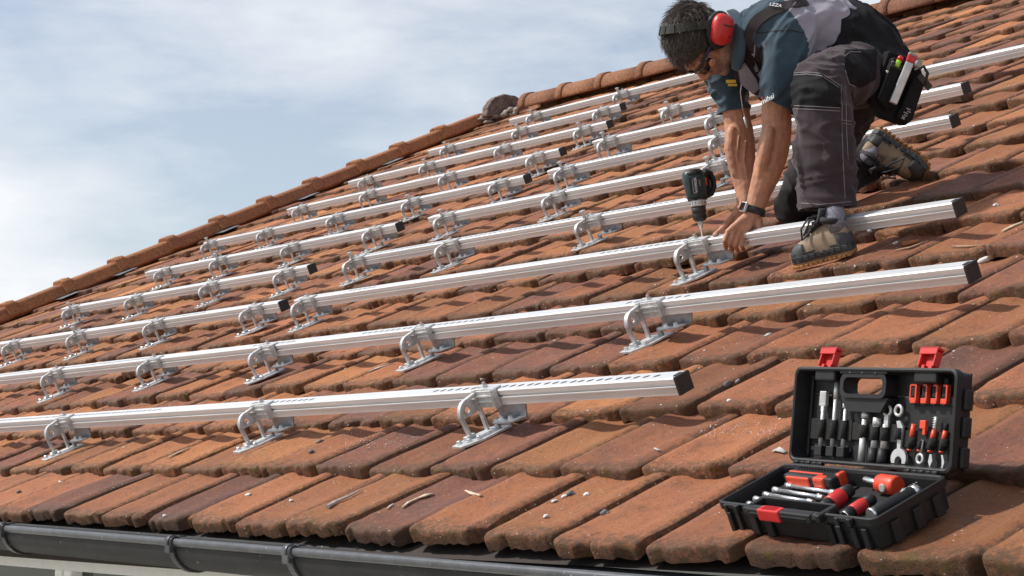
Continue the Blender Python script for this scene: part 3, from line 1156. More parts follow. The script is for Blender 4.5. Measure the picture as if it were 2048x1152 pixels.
def fuse(mb, voxel, smooth=4, fac=.5):
    """Merge overlapping closed shapes into one continuous surface."""
    me = raw_mesh(mb)
    o = bpy.data.objects.new('raw', me)
    COL.objects.link(o)
    r = o.modifiers.new('r', 'REMESH')
    r.mode, r.voxel_size, r.adaptivity = 'VOXEL', voxel, 0
    if smooth:
        s_ = o.modifiers.new('s', 'SMOOTH')
        s_.factor, s_.iterations = fac, smooth
    dg = bpy.context.evaluated_depsgraph_get()
    ev = o.evaluated_get(dg)
    em = ev.to_mesh()
    n = len(em.vertices)
    co = np.empty(n * 3)
    em.vertices.foreach_get('co', co)
    fs = [list(p.vertices) for p in em.polygons]
    ev.to_mesh_clear()
    bpy.data.objects.remove(o)
    bpy.data.meshes.remove(me)
    return co.reshape(-1, 3), fs


def normals(co, fs):
    f = np.array([q[:4] if len(q) >= 4 else q + q[-1:] for q in fs])
    fn = np.cross(co[f[:, 2]] - co[f[:, 0]], co[f[:, 3]] - co[f[:, 1]])
    vn = np.zeros_like(co)
    for k in range(4):
        np.add.at(vn, f[:, k], fn)
    return vn / (np.linalg.norm(vn, axis=1, keepdims=True) + 1e-12), fn / (np.linalg.norm(fn, axis=1, keepdims=True) + 1e-12), co[f].mean(1)


def mesh_obj(name, co, fs, mats, mi, parent, smooth=True):
    root = parent
    while root is not None and root.parent is not None:
        root = root.parent
    if root is not None:
        iv = np.array(root.matrix_world.inverted())
        co = co @ iv[:3, :3].T + iv[:3, 3]
    me = bpy.data.meshes.new(name)
    me.from_pydata([tuple(p) for p in co], [], fs)
    for q in mats:
        me.materials.append(q)
    if mi is not None:
        me.polygons.foreach_set('material_index', np.asarray(mi, dtype=np.int32))
    me.polygons.foreach_set('use_smooth', np.full(len(fs), smooth))
    me.update()
    return link(name, me, parent)


aFW, aRT, aUP, aEYE = np.array(FW), np.array(RT), np.array(UP), np.array(EYE)


def to_px(P):
    q = np.asarray(P) - aEYE
    t = q @ aFW
    return 1024 + F_PX * (q @ aRT) / t, 576 - F_PX * (q @ aUP) / t, t


def nodes(mb, L, n=14, flat=(1, 1), sub=3, round_=True, **kw):
    """Tube through (x, y, t, radius) nodes, smoothly interpolated."""
    P = [I(a[0], a[1], a[2]) for a in L]
    R = [a[3] for a in L]
    if len(P) > 2 and sub > 1:
        Q, S_ = [], []
        for i in range(len(P) - 1):
            p0, p1, p2, p3 = P[max(i - 1, 0)], P[i], P[i + 1], P[min(i + 2, len(P) - 1)]
            r0, r1, r2, r3 = R[max(i - 1, 0)], R[i], R[i + 1], R[min(i + 2, len(P) - 1)]
            for k in range(sub):
                t = k / sub
                f = lambda a, b_, c, d: .5 * ((2 * b_) + (c - a) * t + (2 * a - 5 * b_ + 4 * c - d) * t * t + (3 * b_ - a - 3 * c + d) * t ** 3)
                Q.append(f(p0, p1, p2, p3))
                S_.append(f(r0, r1, r2, r3))
        Q.append(P[-1])
        S_.append(R[-1])
        P, R = Q, S_
    mb.tube(P, R, n, flat=flat, **kw)
    if round_:
        for p, r in ((P[0], R[0]), (P[-1], R[-1])):
            mb.ell(p, (r * .98, r * .98, r * .98), n=12, m=8)


def inpoly(x, y, poly):
    r = np.zeros(len(x), bool)
    n = len(poly)
    for i in range(n):
        x0, y0 = poly[i]
        x1, y1 = poly[(i + 1) % n]
        c = ((y0 > y) != (y1 > y)) & (x < (x1 - x0) * (y - y0) / (y1 - y0 + 1e-12) + x0)
        r ^= c
    return r


foot_l = W(-4.0, 4.33, .04)
person = empty('person', foot_l, 'man in petrol polo and dark work trousers kneeling on the roof, bent over a rail', 'person')

# ---- head frame
tH = 6.22
HC = I(1401, 80, tH)
ex, ey, ez = RT, -UP, FW                      # picture right, picture down, away


def cv(a, b, c=0.0):
    return ex * a + ey * b + ez * c


U0, F0, L0 = cv(-.986, -.164), cv(-.164, .986), cv(0, 0, -1)
an = rad(25)
HU = (U0 * math.cos(an) + L0 * math.sin(an)).normalized()
HL = (L0 * math.cos(an) - U0 * math.sin(an)).normalized()
HF = F0.normalized()


def H(l, f, u):
    return HC + HL * l + HF * f + HU * u


body = MB()


def hell(c, r, n=16, m=12):
    body.ell(H(*c), r, HL, HF, HU, n, m)


hell((0, -.014, .036), (.077, .099, .088), 28, 20)
hell((0, .048, .034), (.060, .046, .060))
hell((0, .044, -.036), (.059, .052, .074))
hell((0, .030, -.084), (.052, .060, .044))
hell((0, .078, -.106), (.026, .022, .022))
for s_ in (-1, 1):
    hell((s_ * .043, .066, -.026), (.022, .022, .024))
    hell((s_ * .047, .022, -.078), (.016, .045, .035))
    hell((s_ * .032, .086, -.010), (.014, .010, .011))            # eyeball behind the lens
    hell((s_ * .078, -.012, -.012), (.012, .022, .032))           # ear
body.tube([H(-.048, .076, .016), H(-.02, .094, .014), H(.02, .094, .014), H(.048, .076, .016)], [.010, .013, .013, .010], 10)
body.tube([H(0, .092, .010), H(0, .106, -.014), H(0, .122, -.038)], [.008, .0095, .0125], 10)
hell((0, .119, -.042), (.0125, .012, .011))
for s_ in (-1, 1):
    hell((s_ * .012, .106, -.044), (.009, .012, .008))
hell((0, .094, -.070), (.025, .011, .0065))
hell((0, .092, -.080), (.021, .011, .0075))
hell((0, .088, -.062), (.024, .010, .010))
# ---- neck
nodes(body, [(1440, 70, 6.24, .056), (1475, 68, 6.25, .058), (1510, 70, 6.26, .066)])
# ---- torso, hidden under the shirt, keeps the figure one surface
nodes(body, [(1510, 70, 6.26, .07), (1560, 78, 6.26, .080), (1630, 70, 6.28, .085), (1700, 98, 6.3, .085), (1745, 118, 6.32, .085)])
nodes(body, [(1565, 85, 6.12, .05), (1560, 80, 6.26, .07), (1470, 130, 6.40, .05)])
# ---- arms
armL = [(1577, 85, 6.10, .052), (1562, 150, 6.10, .056), (1553, 220, 6.12, .0495), (1553, 262, 6.13, .050), (1546, 300, 6.14, .0525),
        (1534, 345, 6.15, .047), (1520, 385, 6.16, .038), (1508, 422, 6.16, .0315)]
armR = [(1452, 140, 6.42, .056), (1466, 195, 6.40, .050), (1476, 245, 6.40, .047), (1480, 290, 6.39, .053), (1484, 335, 6.37, .046),
        (1490, 375, 6.35, .036), (1492, 408, 6.33, .031)]
nodes(body, armL)
nodes(body, armR)
# elbow point, muscle bellies, tendons
body.ell(I(1569, 272, 6.125), (.022, .022, .026))
nodes(body, [(1540, 262, 6.090, .018), (1531, 305, 6.095, .022), (1522, 350, 6.125, .016)], 10)
nodes(body, [(1464, 262, 6.36, .018), (1461, 300, 6.35, .022), (1470, 345, 6.34, .015)], 10)
for q in ([(1530, 300, 6.090), (1524, 340, 6.118), (1512, 385, 6.130)], [(1545, 290, 6.085), (1538, 335, 6.110), (1527, 378, 6.128)],
          [(1478, 270, 6.335), (1474, 310, 6.33), (1480, 355, 6.33)], [(1492, 280, 6.335), (1488, 320, 6.325), (1496, 365, 6.32)]):
    body.tube([I(*p) for p in q], [.0035, .0042, .003], 8)
# ---- left hand closed over the rail
tr = on_roof(1465, 482, .118)[2]
tw = 6.150


def seg(pts, rad_, n=10):
    body.tube([I(*p) for p in pts], rad_, n)
    for p, r_ in zip(pts, rad_):
        body.ell(I(*p), (r_, r_, r_), n=10, m=8)


for kn in ((1456, 463), (1466, 466), (1476, 471), (1487, 474)):
    seg([(1506, 428, tw), ((kn[0] + 1506) / 2 + 2, (kn[1] + 428) / 2 - 4, tw - .012), (kn[0], kn[1], tw - .012)], [.021, .0150, .0098])
body.ell(I(1492, 450, tw + .002), (.034, .026, .022), (ex * .75 - ey * .66).normalized(), (ex * .66 + ey * .75).normalized(), ez)
for kn, md, tp, r_ in (((1456, 463), (1449, 482), (1452, 497), .0080), ((1466, 466), (1460, 487), (1464, 501), .0083),
                       ((1476, 471), (1471, 491), (1476, 503), .0081), ((1487, 474), (1483, 491), (1488, 500), .0074)):
    seg([(kn[0], kn[1], tw - .012), (md[0], md[1], tw - .020), (tp[0], tp[1], tw + .022)], [r_ * 1.12, r_, r_ * .88])
seg([(1516, 442, tw), (1519, 462, tw - .01), (1507, 478, tw - .018), (1497, 483, tw - .020)], [.017, .0125, .0108, .0090])
# ---- right hand steadying the rail
th_ = on_roof(1440, 462, .150)[2]
for kn in ((1462, 444), (1472, 448), (1480, 452), (1486, 454)):
    seg([(1491, 410, 6.325), ((kn[0] + 1491) / 2 - 3, (kn[1] + 410) / 2, 6.305), (kn[0], kn[1], 6.295)], [.022, .018, .0112])
seg([(1482, 415, 6.32), (1464, 436, 6.295), (1446, 456, th_ - .006), (1429, 470, th_ - .012)], [.019, .0125, .0105, .0080])
for kn, md, tp in (((1462, 444), (1452, 462), (1447, 476)), ((1472, 448), (1464, 466), (1460, 480)), ((1480, 452), (1474, 470), (1470, 482)), ((1486, 454), (1482, 470), (1480, 482))):
    seg([(kn[0], kn[1], 6.295), (md[0], md[1], 6.268), (tp[0], tp[1], 6.250)], [.0108, .0094, .0080])
co, fs = fuse(body, .0030, 2)
vn, fn, fc = normals(co, fs)
hl = (fc - np.array(HC)) @ np.stack([np.array(HL), np.array(HF), np.array(HU)], 1)
dhead = np.linalg.norm(hl, axis=1)
mi = np.ones(len(fs), int)
mi[dhead < .19] = 0
nzv = vnoise(fc * 60, 3) * .012
st = (dhead < .17) & (hl[:, 1] > -.01) & (hl[:, 2] < -.046 + nzv) & ~((hl[:, 2] > -.062) & (hl[:, 1] < .05) & (np.abs(hl[:, 0]) > .03) & (hl[:, 1] > .02)) & ~((np.abs(hl[:, 0]) < .022) & (hl[:, 1] > .10) & (hl[:, 2] > -.058))
mi[st] = 2
px, py, pt = to_px(co)
co = co + vn * (.0012 * vnoise(co * 70, 5))[:, None]
bodyo = mesh_obj('body', co, fs, [M['skin'], M['arm_skin'], M['stubble']], mi, person)
nm = MB()
nm.ell(I(1431, 468, th_ - .0195), (.0062, .0048, .002), (ex * .8 - ey * .6), (ex * .6 + ey * .8), ez, 10, 6)
sub('nail', nm, M['nail'], bodyo)

# ---- hair: a close cap plus many short strands
hc = MB()
HR = random.Random(5)


def scalp_ok(l, f, u):
    if f > .062 + .42 * (u - .045):
        return False
    if u < -.03 and f > -.028:
        return False
    return u > -.085


cap = MB()
nu, nv = 44, 30
gv, ok = [], []
for i in range(nv + 1):
    for j in range(nu):
        th, ph = math.pi * i / nv, 2 * math.pi * j / nu
        l, f, u = .081 * math.sin(th) * math.cos(ph), -.014 + .103 * math.sin(th) * math.sin(ph), .036 + .093 * math.cos(th)
        gv.append(H(l, f, u) + V((mnoise.noise(V((l, f, u)) * 60), mnoise.noise(V((f, u, l)) * 60), mnoise.noise(V((u, l, f)) * 60))) * .003)
        ok.append(scalp_ok(l, f, u))
gf = []
for i in range(nv):
    for j in range(nu):
        q = (i * nu + j, i * nu + (j + 1) % nu, (i + 1) * nu + (j + 1) % nu, (i + 1) * nu + j)
        if sum(ok[k] for k in q) >= 3:
            gf.append(q)
cap.add(gv, gf, 0, True)
cnt = 0
while cnt < 4600:
    th, ph = math.acos(HR.uniform(-1, 1)), HR.uniform(0, 2 * math.pi)
    n_ = V((math.sin(th) * math.cos(ph), math.sin(th) * math.sin(ph), math.cos(th)))
    l, f, u = .080 * n_.x, -.014 + .102 * n_.y, .036 + .092 * n_.z
    if not scalp_ok(l, f, u):
        continue
    cnt += 1
    root = V((l, f, u))
    flow = V((HR.gauss(0, .22) + l * 4, .75 + HR.gauss(0, .25), .15 + HR.gauss(0, .25))) if u > .02 else V((HR.gauss(0, .25), -.25 + HR.gauss(0, .25), -.8))
    clump = V((mnoise.noise(root * 45), mnoise.noise(root * 45 + V((9, 0, 0))), mnoise.noise(root * 45 + V((0, 9, 0))))) * .45
    d = (flow + clump)
    d = (d - n_ * d.dot(n_)).normalized()
    L = HR.uniform(.026, .054) * (1.15 if u > .03 else .7)
    if f > .03:
        L *= 1.25
    lift = HR.uniform(.06, .26)
    p0 = root - n_ * .002
    p1 = root + (d * .6 + n_ * lift) * L * .5
    p2 = root + (d + n_ * lift * .8) * L
    pts = [H(*p0), H(*p1), H(*p2)]
    grey = 1 if (HR.random() < (.55 if (u < .01 and f > -.06) else .10)) else 0
    cap.tube(pts, [.00105, .0009, .0002], 4, grey, caps=False)
cap.build('hair', [M['hair'], M['hair_grey']], person)

# ---- shirt
sh = MB()
spine = [(1505, 72, 6.26), (1550, 66, 6.26), (1630, 54, 6.28), (1690, 84, 6.30), (1740, 106, 6.32)]
for dt, k in ((-.085, 1.0), (0, 1.06), (.085, 1.0)):
    nodes(sh, [(spine[0][0], spine[0][1], spine[0][2] + dt * .5, .075 * k), (spine[1][0], spine[1][1], spine[1][2] + dt, .108 * k),
               (spine[2][0], spine[2][1], spine[2][2] + dt, .122 * k), (spine[3][0], spine[3][1], spine[3][2] + dt, .116 * k),
               (spine[4][0], spine[4][1], spine[4][2] + dt, .100 * k)], 20)
# chest hanging forward
nodes(sh, [(1500, 95, 6.28, .072), (1512, 130, 6.30, .078), (1545, 150, 6.32, .075), (1600, 120, 6.3, .08)], 16)
nodes(sh, [(1500, 62, 6.20, .066), (1535, 52, 6.15, .085), (1575, 50, 6.11, .086)], 18)
slL = [(1584, 52, 6.10, .080), (1578, 95, 6.09, .086), (1566, 150, 6.095, .076), (1553, 208, 6.105, .064)]
slR = [(1440, 120, 6.40, .066), (1452, 160, 6.41, .068), (1464, 195, 6.41, .061), (1468, 218, 6.405, .056)]
nodes(sh, slL, 20)
nodes(sh, slR, 18)
# flared hems
pL, qL = I(1557, 190, 6.10), I(1548, 240, 6.11)
sh.tube([pL, qL], [.063, .068], 22)
pR, qR = I(1464, 198, 6.405), I(1472, 248, 6.40)
sh.tube([pR, qR], [.057, .0605], 20)
co, fs = fuse(sh, .0058, 6)
vn, fn, fc = normals(co, fs)


def seg_d(P, a, b_):
    a, b_ = np.array(a), np.array(b_)
    d = b_ - a
    t = np.clip(((P - a) @ d) / (d @ d), 0, 1)
    return np.linalg.norm(P - (a + t[:, None] * d), axis=1), t


# folds: along the sleeve, and draped from the shoulder across the back
axL = np.array(I(1553, 208, 6.105)) - np.array(I(1582, 70, 6.10))
axL /= np.linalg.norm(axL)
e1 = np.cross(axL, aFW)
e1 /= np.linalg.norm(e1)


def folds(P, ax, k_along, k_across, seed):
    o1 = np.cross(ax, aFW)
    o1 /= np.linalg.norm(o1)
    o2 = np.cross(ax, o1)
    q = np.stack([P @ ax * k_along, P @ o1 * k_across, P @ o2 * k_across], 1)
    w = vnoise(q * .6, seed + 7) * .8
    n_ = vnoise(q + w[:, None], seed)
    return (1 - np.abs(n_)) ** 3 * 2.2 - .9


dL, _ = seg_d(co, I(1582, 70, 6.10), I(1553, 208, 6.105))
dR, _ = seg_d(co, I(1440, 120, 6.40), I(1468, 218, 6.405))
dax = axL * .85 - e1 * .5
dax /= np.linalg.norm(dax)
amp = np.where(np.minimum(dL, dR) < .11, .0058, .0045)
co = co + vn * (amp * folds(co, dax, 7, 24, 2) + .0018 * vnoise(co * 38, 8))[:, None]
vn, fn, fc = normals(co, fs)
dL, tL = seg_d(fc, I(1588, 55, 6.10), I(1553, 208, 6.105))
dR, tR = seg_d(fc, I(1440, 120, 6.40), I(1468, 218, 6.405))
x, y, t = to_px(fc)
mi = np.zeros(len(fs), int)
yoke = 1598 + .0 * y
body_part = x > np.interp(y, [-60, 5, 20, 40, 60, 85, 100, 115, 160], [1560, 1568, 1577, 1594, 1607, 1617, 1618, 1615, 1602])
mi[body_part] = 1
mi[(x < 1530) & (y > 95) & (dL > .085) & (dR > .075)] = 2
mi[(x < 1500) & (x > 1462) & (y > 120) & (dR > .072)] = 2
# leave the hems open: cut the sleeves off clean
def hem_cut(co, fs, mi, plane_co, plane_no, centre, radius):
    """Cut a limb's end off by a plane, only near the given centre."""
    bm = bmesh.new()
    vv_ = [bm.verts.new(p) for p in co]
    lay = bm.faces.layers.int.new('k')
    for f, m_ in zip(fs, mi):
        q = bm.faces.new([vv_[i] for i in f])
        q[lay] = int(m_)
    bm.verts.index_update()
    c = V(centre)
    near_ = {v for v in bm.verts if (v.co - c).length < radius}
    fset = [f for f in bm.faces if all(v in near_ for v in f.verts)]
    geom = fset + list({e for f in fset for e in f.edges}) + list({v for f in fset for v in f.verts})
    bmesh.ops.bisect_plane(bm, geom=geom, plane_co=plane_co, plane_no=plane_no, clear_outer=True)
    bm.verts.index_update()
    co2 = np.array([v.co[:] for v in bm.verts])
    fs_ = [[v.index for v in f.verts] for f in bm.faces]
    mi_ = np.array([f[lay] for f in bm.faces])
    bm.free()
    return co2, fs_, mi_


axR = np.array(qR - pR)
axR /= np.linalg.norm(axR)
hemL = (V(axL) * .92 + ex * -.22).normalized()
co, fs, mi = hem_cut(co, fs, mi, I(1552, 212, 6.105), hemL, I(1549, 238, 6.108), .10)
co, fs, mi = hem_cut(co, fs, mi, I(1468, 223, 6.40), V(axR), I(1472, 245, 6.40), .085)
shirt = mesh_obj('shirt', co, fs, [M['petrol'], M['lilac'], M['strap']], mi, person)
sd = shirt.modifiers.new('solid', 'SOLIDIFY')
sd.thickness, sd.offset = .0022, -1
sb = BVHTree.FromPolygons([V(p) for p in co], fs)


def cast(bvh, x, y, lift=.002):
    d = (I(x, y, 1) - EYE).normalized()
    h = bvh.ray_cast(EYE, d)
    if h[0] is None:
        return None, None
    n_ = h[1] if h[1].dot(d) < 0 else -h[1]
    return h[0] + n_ * lift, n_


def ribbon(name, bvh, pts, width, mt, parent, lift=.003, thick=.003, step=3):
    """A strap laid on a surface along a path, real width and thickness."""
    P = []
    for i in range(len(pts) - 1):
        a, b_ = pts[i], pts[i + 1]
        k = max(1, int(math.hypot(b_[0] - a[0], b_[1] - a[1]) / step))
        for j in range(k):
            P.append((a[0] + (b_[0] - a[0]) * j / k, a[1] + (b_[1] - a[1]) * j / k))
    P.append(pts[-1])
    Q = [cast(bvh, p[0], p[1], lift) for p in P]
    Q = [q for q in Q if q[0] is not None]
    for _ in range(10):
        Q = [(Q[i][0] if i in (0, len(Q) - 1) or width < .02 else (Q[i - 1][0] + Q[i][0] * 2 + Q[i + 1][0]) / 4,
              (Q[max(i - 1, 0)][1] + Q[i][1] + Q[min(i + 1, len(Q) - 1)][1]).normalized()) for i in range(len(Q))]
    mb = MB()
    rings = []
    for i, (p, n_) in enumerate(Q):
        d = (Q[min(i + 1, len(Q) - 1)][0] - Q[max(i - 1, 0)][0]).normalized()
        s_ = d.cross(n_).normalized()
        w = width / 2
        rings.append([p + s_ * w - n_ * .001, p + s_ * w + n_ * thick, p - s_ * w + n_ * thick, p - s_ * w - n_ * .001])
    vs = [q for r_ in rings for q in r_]
    fs_ = [(i * 4 + j, i * 4 + (j + 1) % 4, i * 4 + 4 + (j + 1) % 4, i * 4 + 4 + j) for i in range(len(rings) - 1) for j in range(4)]
    mb.add(vs, fs_ + [(0, 1, 2, 3), tuple(len(vs) - 1 - i for i in range(4))], 0, False)
    if parent.type == 'MESH':
        return sub(name, mb, mt, parent)
    return mb.build(name, mt, parent)


ribbon('brace_strap', sb, [(1499, 132), (1497, 98), (1500, 66), (1513, 42), (1546, 21), (1580, 10), (1612, 2)], .040, M['strap'], person, .002, .004)
for pts in ([(1512, 66), (1530, 65), (1555, 61), (1580, 61), (1608, 66)],):
    ribbon('shoulder_seam', sb, pts, .0035, M['trouser_dark'], shirt, .0002, .0010)
ribbon('side_panel', sb, [(1505, 75), (1508, 95), (1506, 120), (1514, 143)], .012, M['lilac'], shirt, .0008, .0012)
# collar standing round the neck
cb = MB()
low_ = [(1470, 20, 6.20), (1484, 30, 6.150), (1491, 60, 6.128), (1492, 95, 6.132), (1487, 124, 6.150), (1478, 144, 6.175)]
top_ = [(1456, 20, 6.215), (1466, 34, 6.185), (1469, 62, 6.165), (1469, 95, 6.170), (1466, 120, 6.185), (1466, 138, 6.195)]
mid_ = [((a_[0] * .6 + b_[0] * .4), (a_[1] + b_[1]) / 2, min(a_[2], b_[2]) - .006) for a_, b_ in zip(low_, top_)]
inn_ = [(a_[0] - 2, a_[1], a_[2] + .03) for a_ in top_]
R4 = [[I(*p) for p in r_] for r_ in (low_, mid_, top_, inn_)]
nA = len(low_)
cb.add([p for r_ in R4 for p in r_], [(k * nA + i, k * nA + i + 1, (k + 1) * nA + i + 1, (k + 1) * nA + i) for k in range(3) for i in range(nA - 1)], 0, True)
collar = cb.build('collar', M['petrol'], person)
for mdn, kw in (('SUBSURF', dict(levels=2, render_levels=2)), ('SOLIDIFY', dict(thickness=.004))):
    q = collar.modifiers.new(mdn.lower(), mdn)
    for a_, b_ in kw.items():
        setattr(q, a_, b_)
# placket, bib badge and cord at the open chest
pb = MB()
pl = [(1475, 132), (1490, 126), (1512, 158), (1519, 177), (1506, 189), (1481, 168)]
vsP = [I(p[0], p[1], 6.165) for p in pl] + [I(p[0], p[1], 6.172) for p in pl]
pb.add(vsP, [tuple(range(6)), tuple(range(6, 12))[::-1]] + [(i, (i + 1) % 6, 6 + (i + 1) % 6, 6 + i) for i in range(6)])
M['placket'] = mat('placket', (.20, .165, .168), .9, 0, .12, 20, .3, 400)
pb.build('placket', M['placket'], person)
pb = MB()
for (a_, b_, c_, d_) in ((1452, 160, 1472, 166), (1456, 168, 1474, 172)):
    pb.box(I((a_ + c_) / 2, (b_ + d_) / 2, 6.205), ((c_ - a_) / 600, (d_ - b_) / 600 * 1.1, .003), ex, ey, ez)
pb.build('badge', M['yellow'], person)

# ---- trousers
tb = MB()
for dt, k in ((-.085, 1.0), (0, 1.05), (.085, 1.0)):
    nodes(tb, [(1684, 78, 6.295 + dt, .134 * k), (1708, 93, 6.305 + dt, .130 * k), (1738, 112, 6.315 + dt, .126 * k), (1762, 132, 6.32 + dt, .104 * k)], 20)
nodes(tb, [(1752, 140, 6.22, .112), (1720, 148, 6.12, .108), (1680, 156, 5.98, .098), (1642, 168, 5.87, .086), (1643, 205, 5.84, .087),
           (1647, 260, 5.835, .090), (1650, 330, 5.83, .091), (1653, 392, 5.83, .0885), (1655, 442, 5.83, .09)], 22, round_=True)
tb.ell(I(1632, 168, 5.86), (.078, .06, .082))
nodes(tb, [(1740, 140, 6.42, .110), (1690, 220, 6.50, .100), (1640, 310, 6.58, .092), (1592, 402, 6.65, .072), (1586, 424, 6.67, .060)], 20)
nodes(tb, [(1590, 412, 6.645, .066), (1640, 390, 6.68, .070), (1695, 350, 6.71, .072), (1738, 318, 6.73, .074), (1768, 296, 6.74, .074)], 20)
co, fs = fuse(tb, .0062, 6)
vn, fn, fc = normals(co, fs)
dS, tS = seg_d(co, I(1643, 200, 5.84), I(1653, 400, 5.83))
axS = np.array(I(1653, 392, 5.83)) - np.array(I(1643, 205, 5.84))
axS /= np.linalg.norm(axS)
o1 = np.cross(axS, aFW)
o1 /= np.linalg.norm(o1)
diag = axS * .8 + o1 * .6
diag /= np.linalg.norm(diag)
wr = np.where(dS < .13, .0075 * folds(co, diag, 5, 19, 31) + .0035 * folds(co, axS, 26, 6, 19), .006 * folds(co, diag, 9, 20, 6))
co = co + vn * (wr + .0022 * vnoise(co * 30, 2))[:, None]
vn, fn, fc = normals(co, fs)
x, y, t = to_px(fc)
dS, tS = seg_d(fc, I(1643, 200, 5.84), I(1653, 400, 5.83))
near = (t < 6.06)
mi = np.zeros(len(fs), int)
mi[(t > 6.30) & (y > 200)] = 1  # far leg's shade put into a darker copy of the cloth
mi[(y < 112) & (x > 1600) & ~near] = 2
mi[(t > 6.12) & (y < 100)] = 2
mi[near & inpoly(x, y, [(1560, 150), (1640, 145), (1668, 162), (1682, 172), (1680, 219), (1560, 216)])] = 2
mi[inpoly(x, y, [(1690, 98), (1755, 98), (1752, 158), (1722, 176), (1700, 172), (1690, 140)]) & (t < 6.25)] = 2
mi[(y > 380) & (x < 1640) & (t > 6.4)] = 2
axF = np.array(I(1752, 306, 6.735)) - np.array(I(1695, 350, 6.71))
axF /= np.linalg.norm(axF)
co, fs, mi = hem_cut(co, fs, mi, I(1653, 417, 5.83), V(axS), I(1653, 426, 5.83), .14)
co, fs, mi = hem_cut(co, fs, mi, I(1757, 303, 6.737), V(axF), I(1768, 296, 6.74), .11)
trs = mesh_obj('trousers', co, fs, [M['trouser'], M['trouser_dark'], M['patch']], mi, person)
sd = trs.modifiers.new('solid', 'SOLIDIFY')
sd.thickness, sd.offset = .003, -1
tbv = BVHTree.FromPolygons([V(p) for p in co], fs)
for pts in ([(1588, 146), (1615, 144), (1642, 147), (1664, 160), (1680, 171)], [(1588, 150), (1615, 148), (1641, 151), (1662, 164), (1678, 175)],
            [(1588, 211), (1630, 213), (1680, 216)], [(1588, 217), (1630, 219), (1680, 222)],
            [(1682, 170), (1684, 210), (1684, 260), (1686, 320), (1690, 398)], [(1690, 172), (1692, 210), (1693, 260), (1696, 320)],
            [(1686, 240), (1704, 243)], [(1686, 246), (1704, 249)],
            [(1690, 112), (1700, 104), (1722, 104)], [(1690, 140), (1698, 168), (1712, 174)], [(1603, 406), (1640, 409), (1702, 403)]):
    ribbon('seam', tbv, pts, .0022, M['stitch'], trs, .0003, .0008)
# cargo pocket with its flap on the outside of the shin
pk = MB()
pq = [cast(tbv, *p, .004) for p in ((1683, 172), (1702, 190), (1706, 262), (1684, 262))]
P4 = [q[0] for q in pq]
nn_ = pq[1][1]
pk.add(P4 + [p + nn_ * .006 for p in P4], [(4, 5, 6, 7), (0, 1, 5, 4), (1, 2, 6, 5), (2, 3, 7, 6), (3, 0, 4, 7)])
po = sub('cargo_pocket', pk, M['trouser'], trs)
# ribbed holster pocket at the small of the back
hp = MB()
hx, hy_ = (ex * .50 + ey * .86).normalized(), (ex * .86 - ey * .50).normalized()
hc0 = I(1757, 72, 6.24)
hp.box(hc0, (.095, .075, .05), hx, hy_, ez, 0, .012)
for k in range(6):
    hp.box(hc0 - ez * .026 + hy_ * (-.028 + k * .0112), (.088, .005, .005), hx, hy_, ez)
hp.box(hc0 - ez * .026 - hx * .042, (.012, .072, .006), hx, hy_, ez)
hp.box(I(1735, 88, 6.235), (.075, .06, .05), hx, hy_, ez, 0, .014)
hp.build('holster_pocket', M['patch'], person)

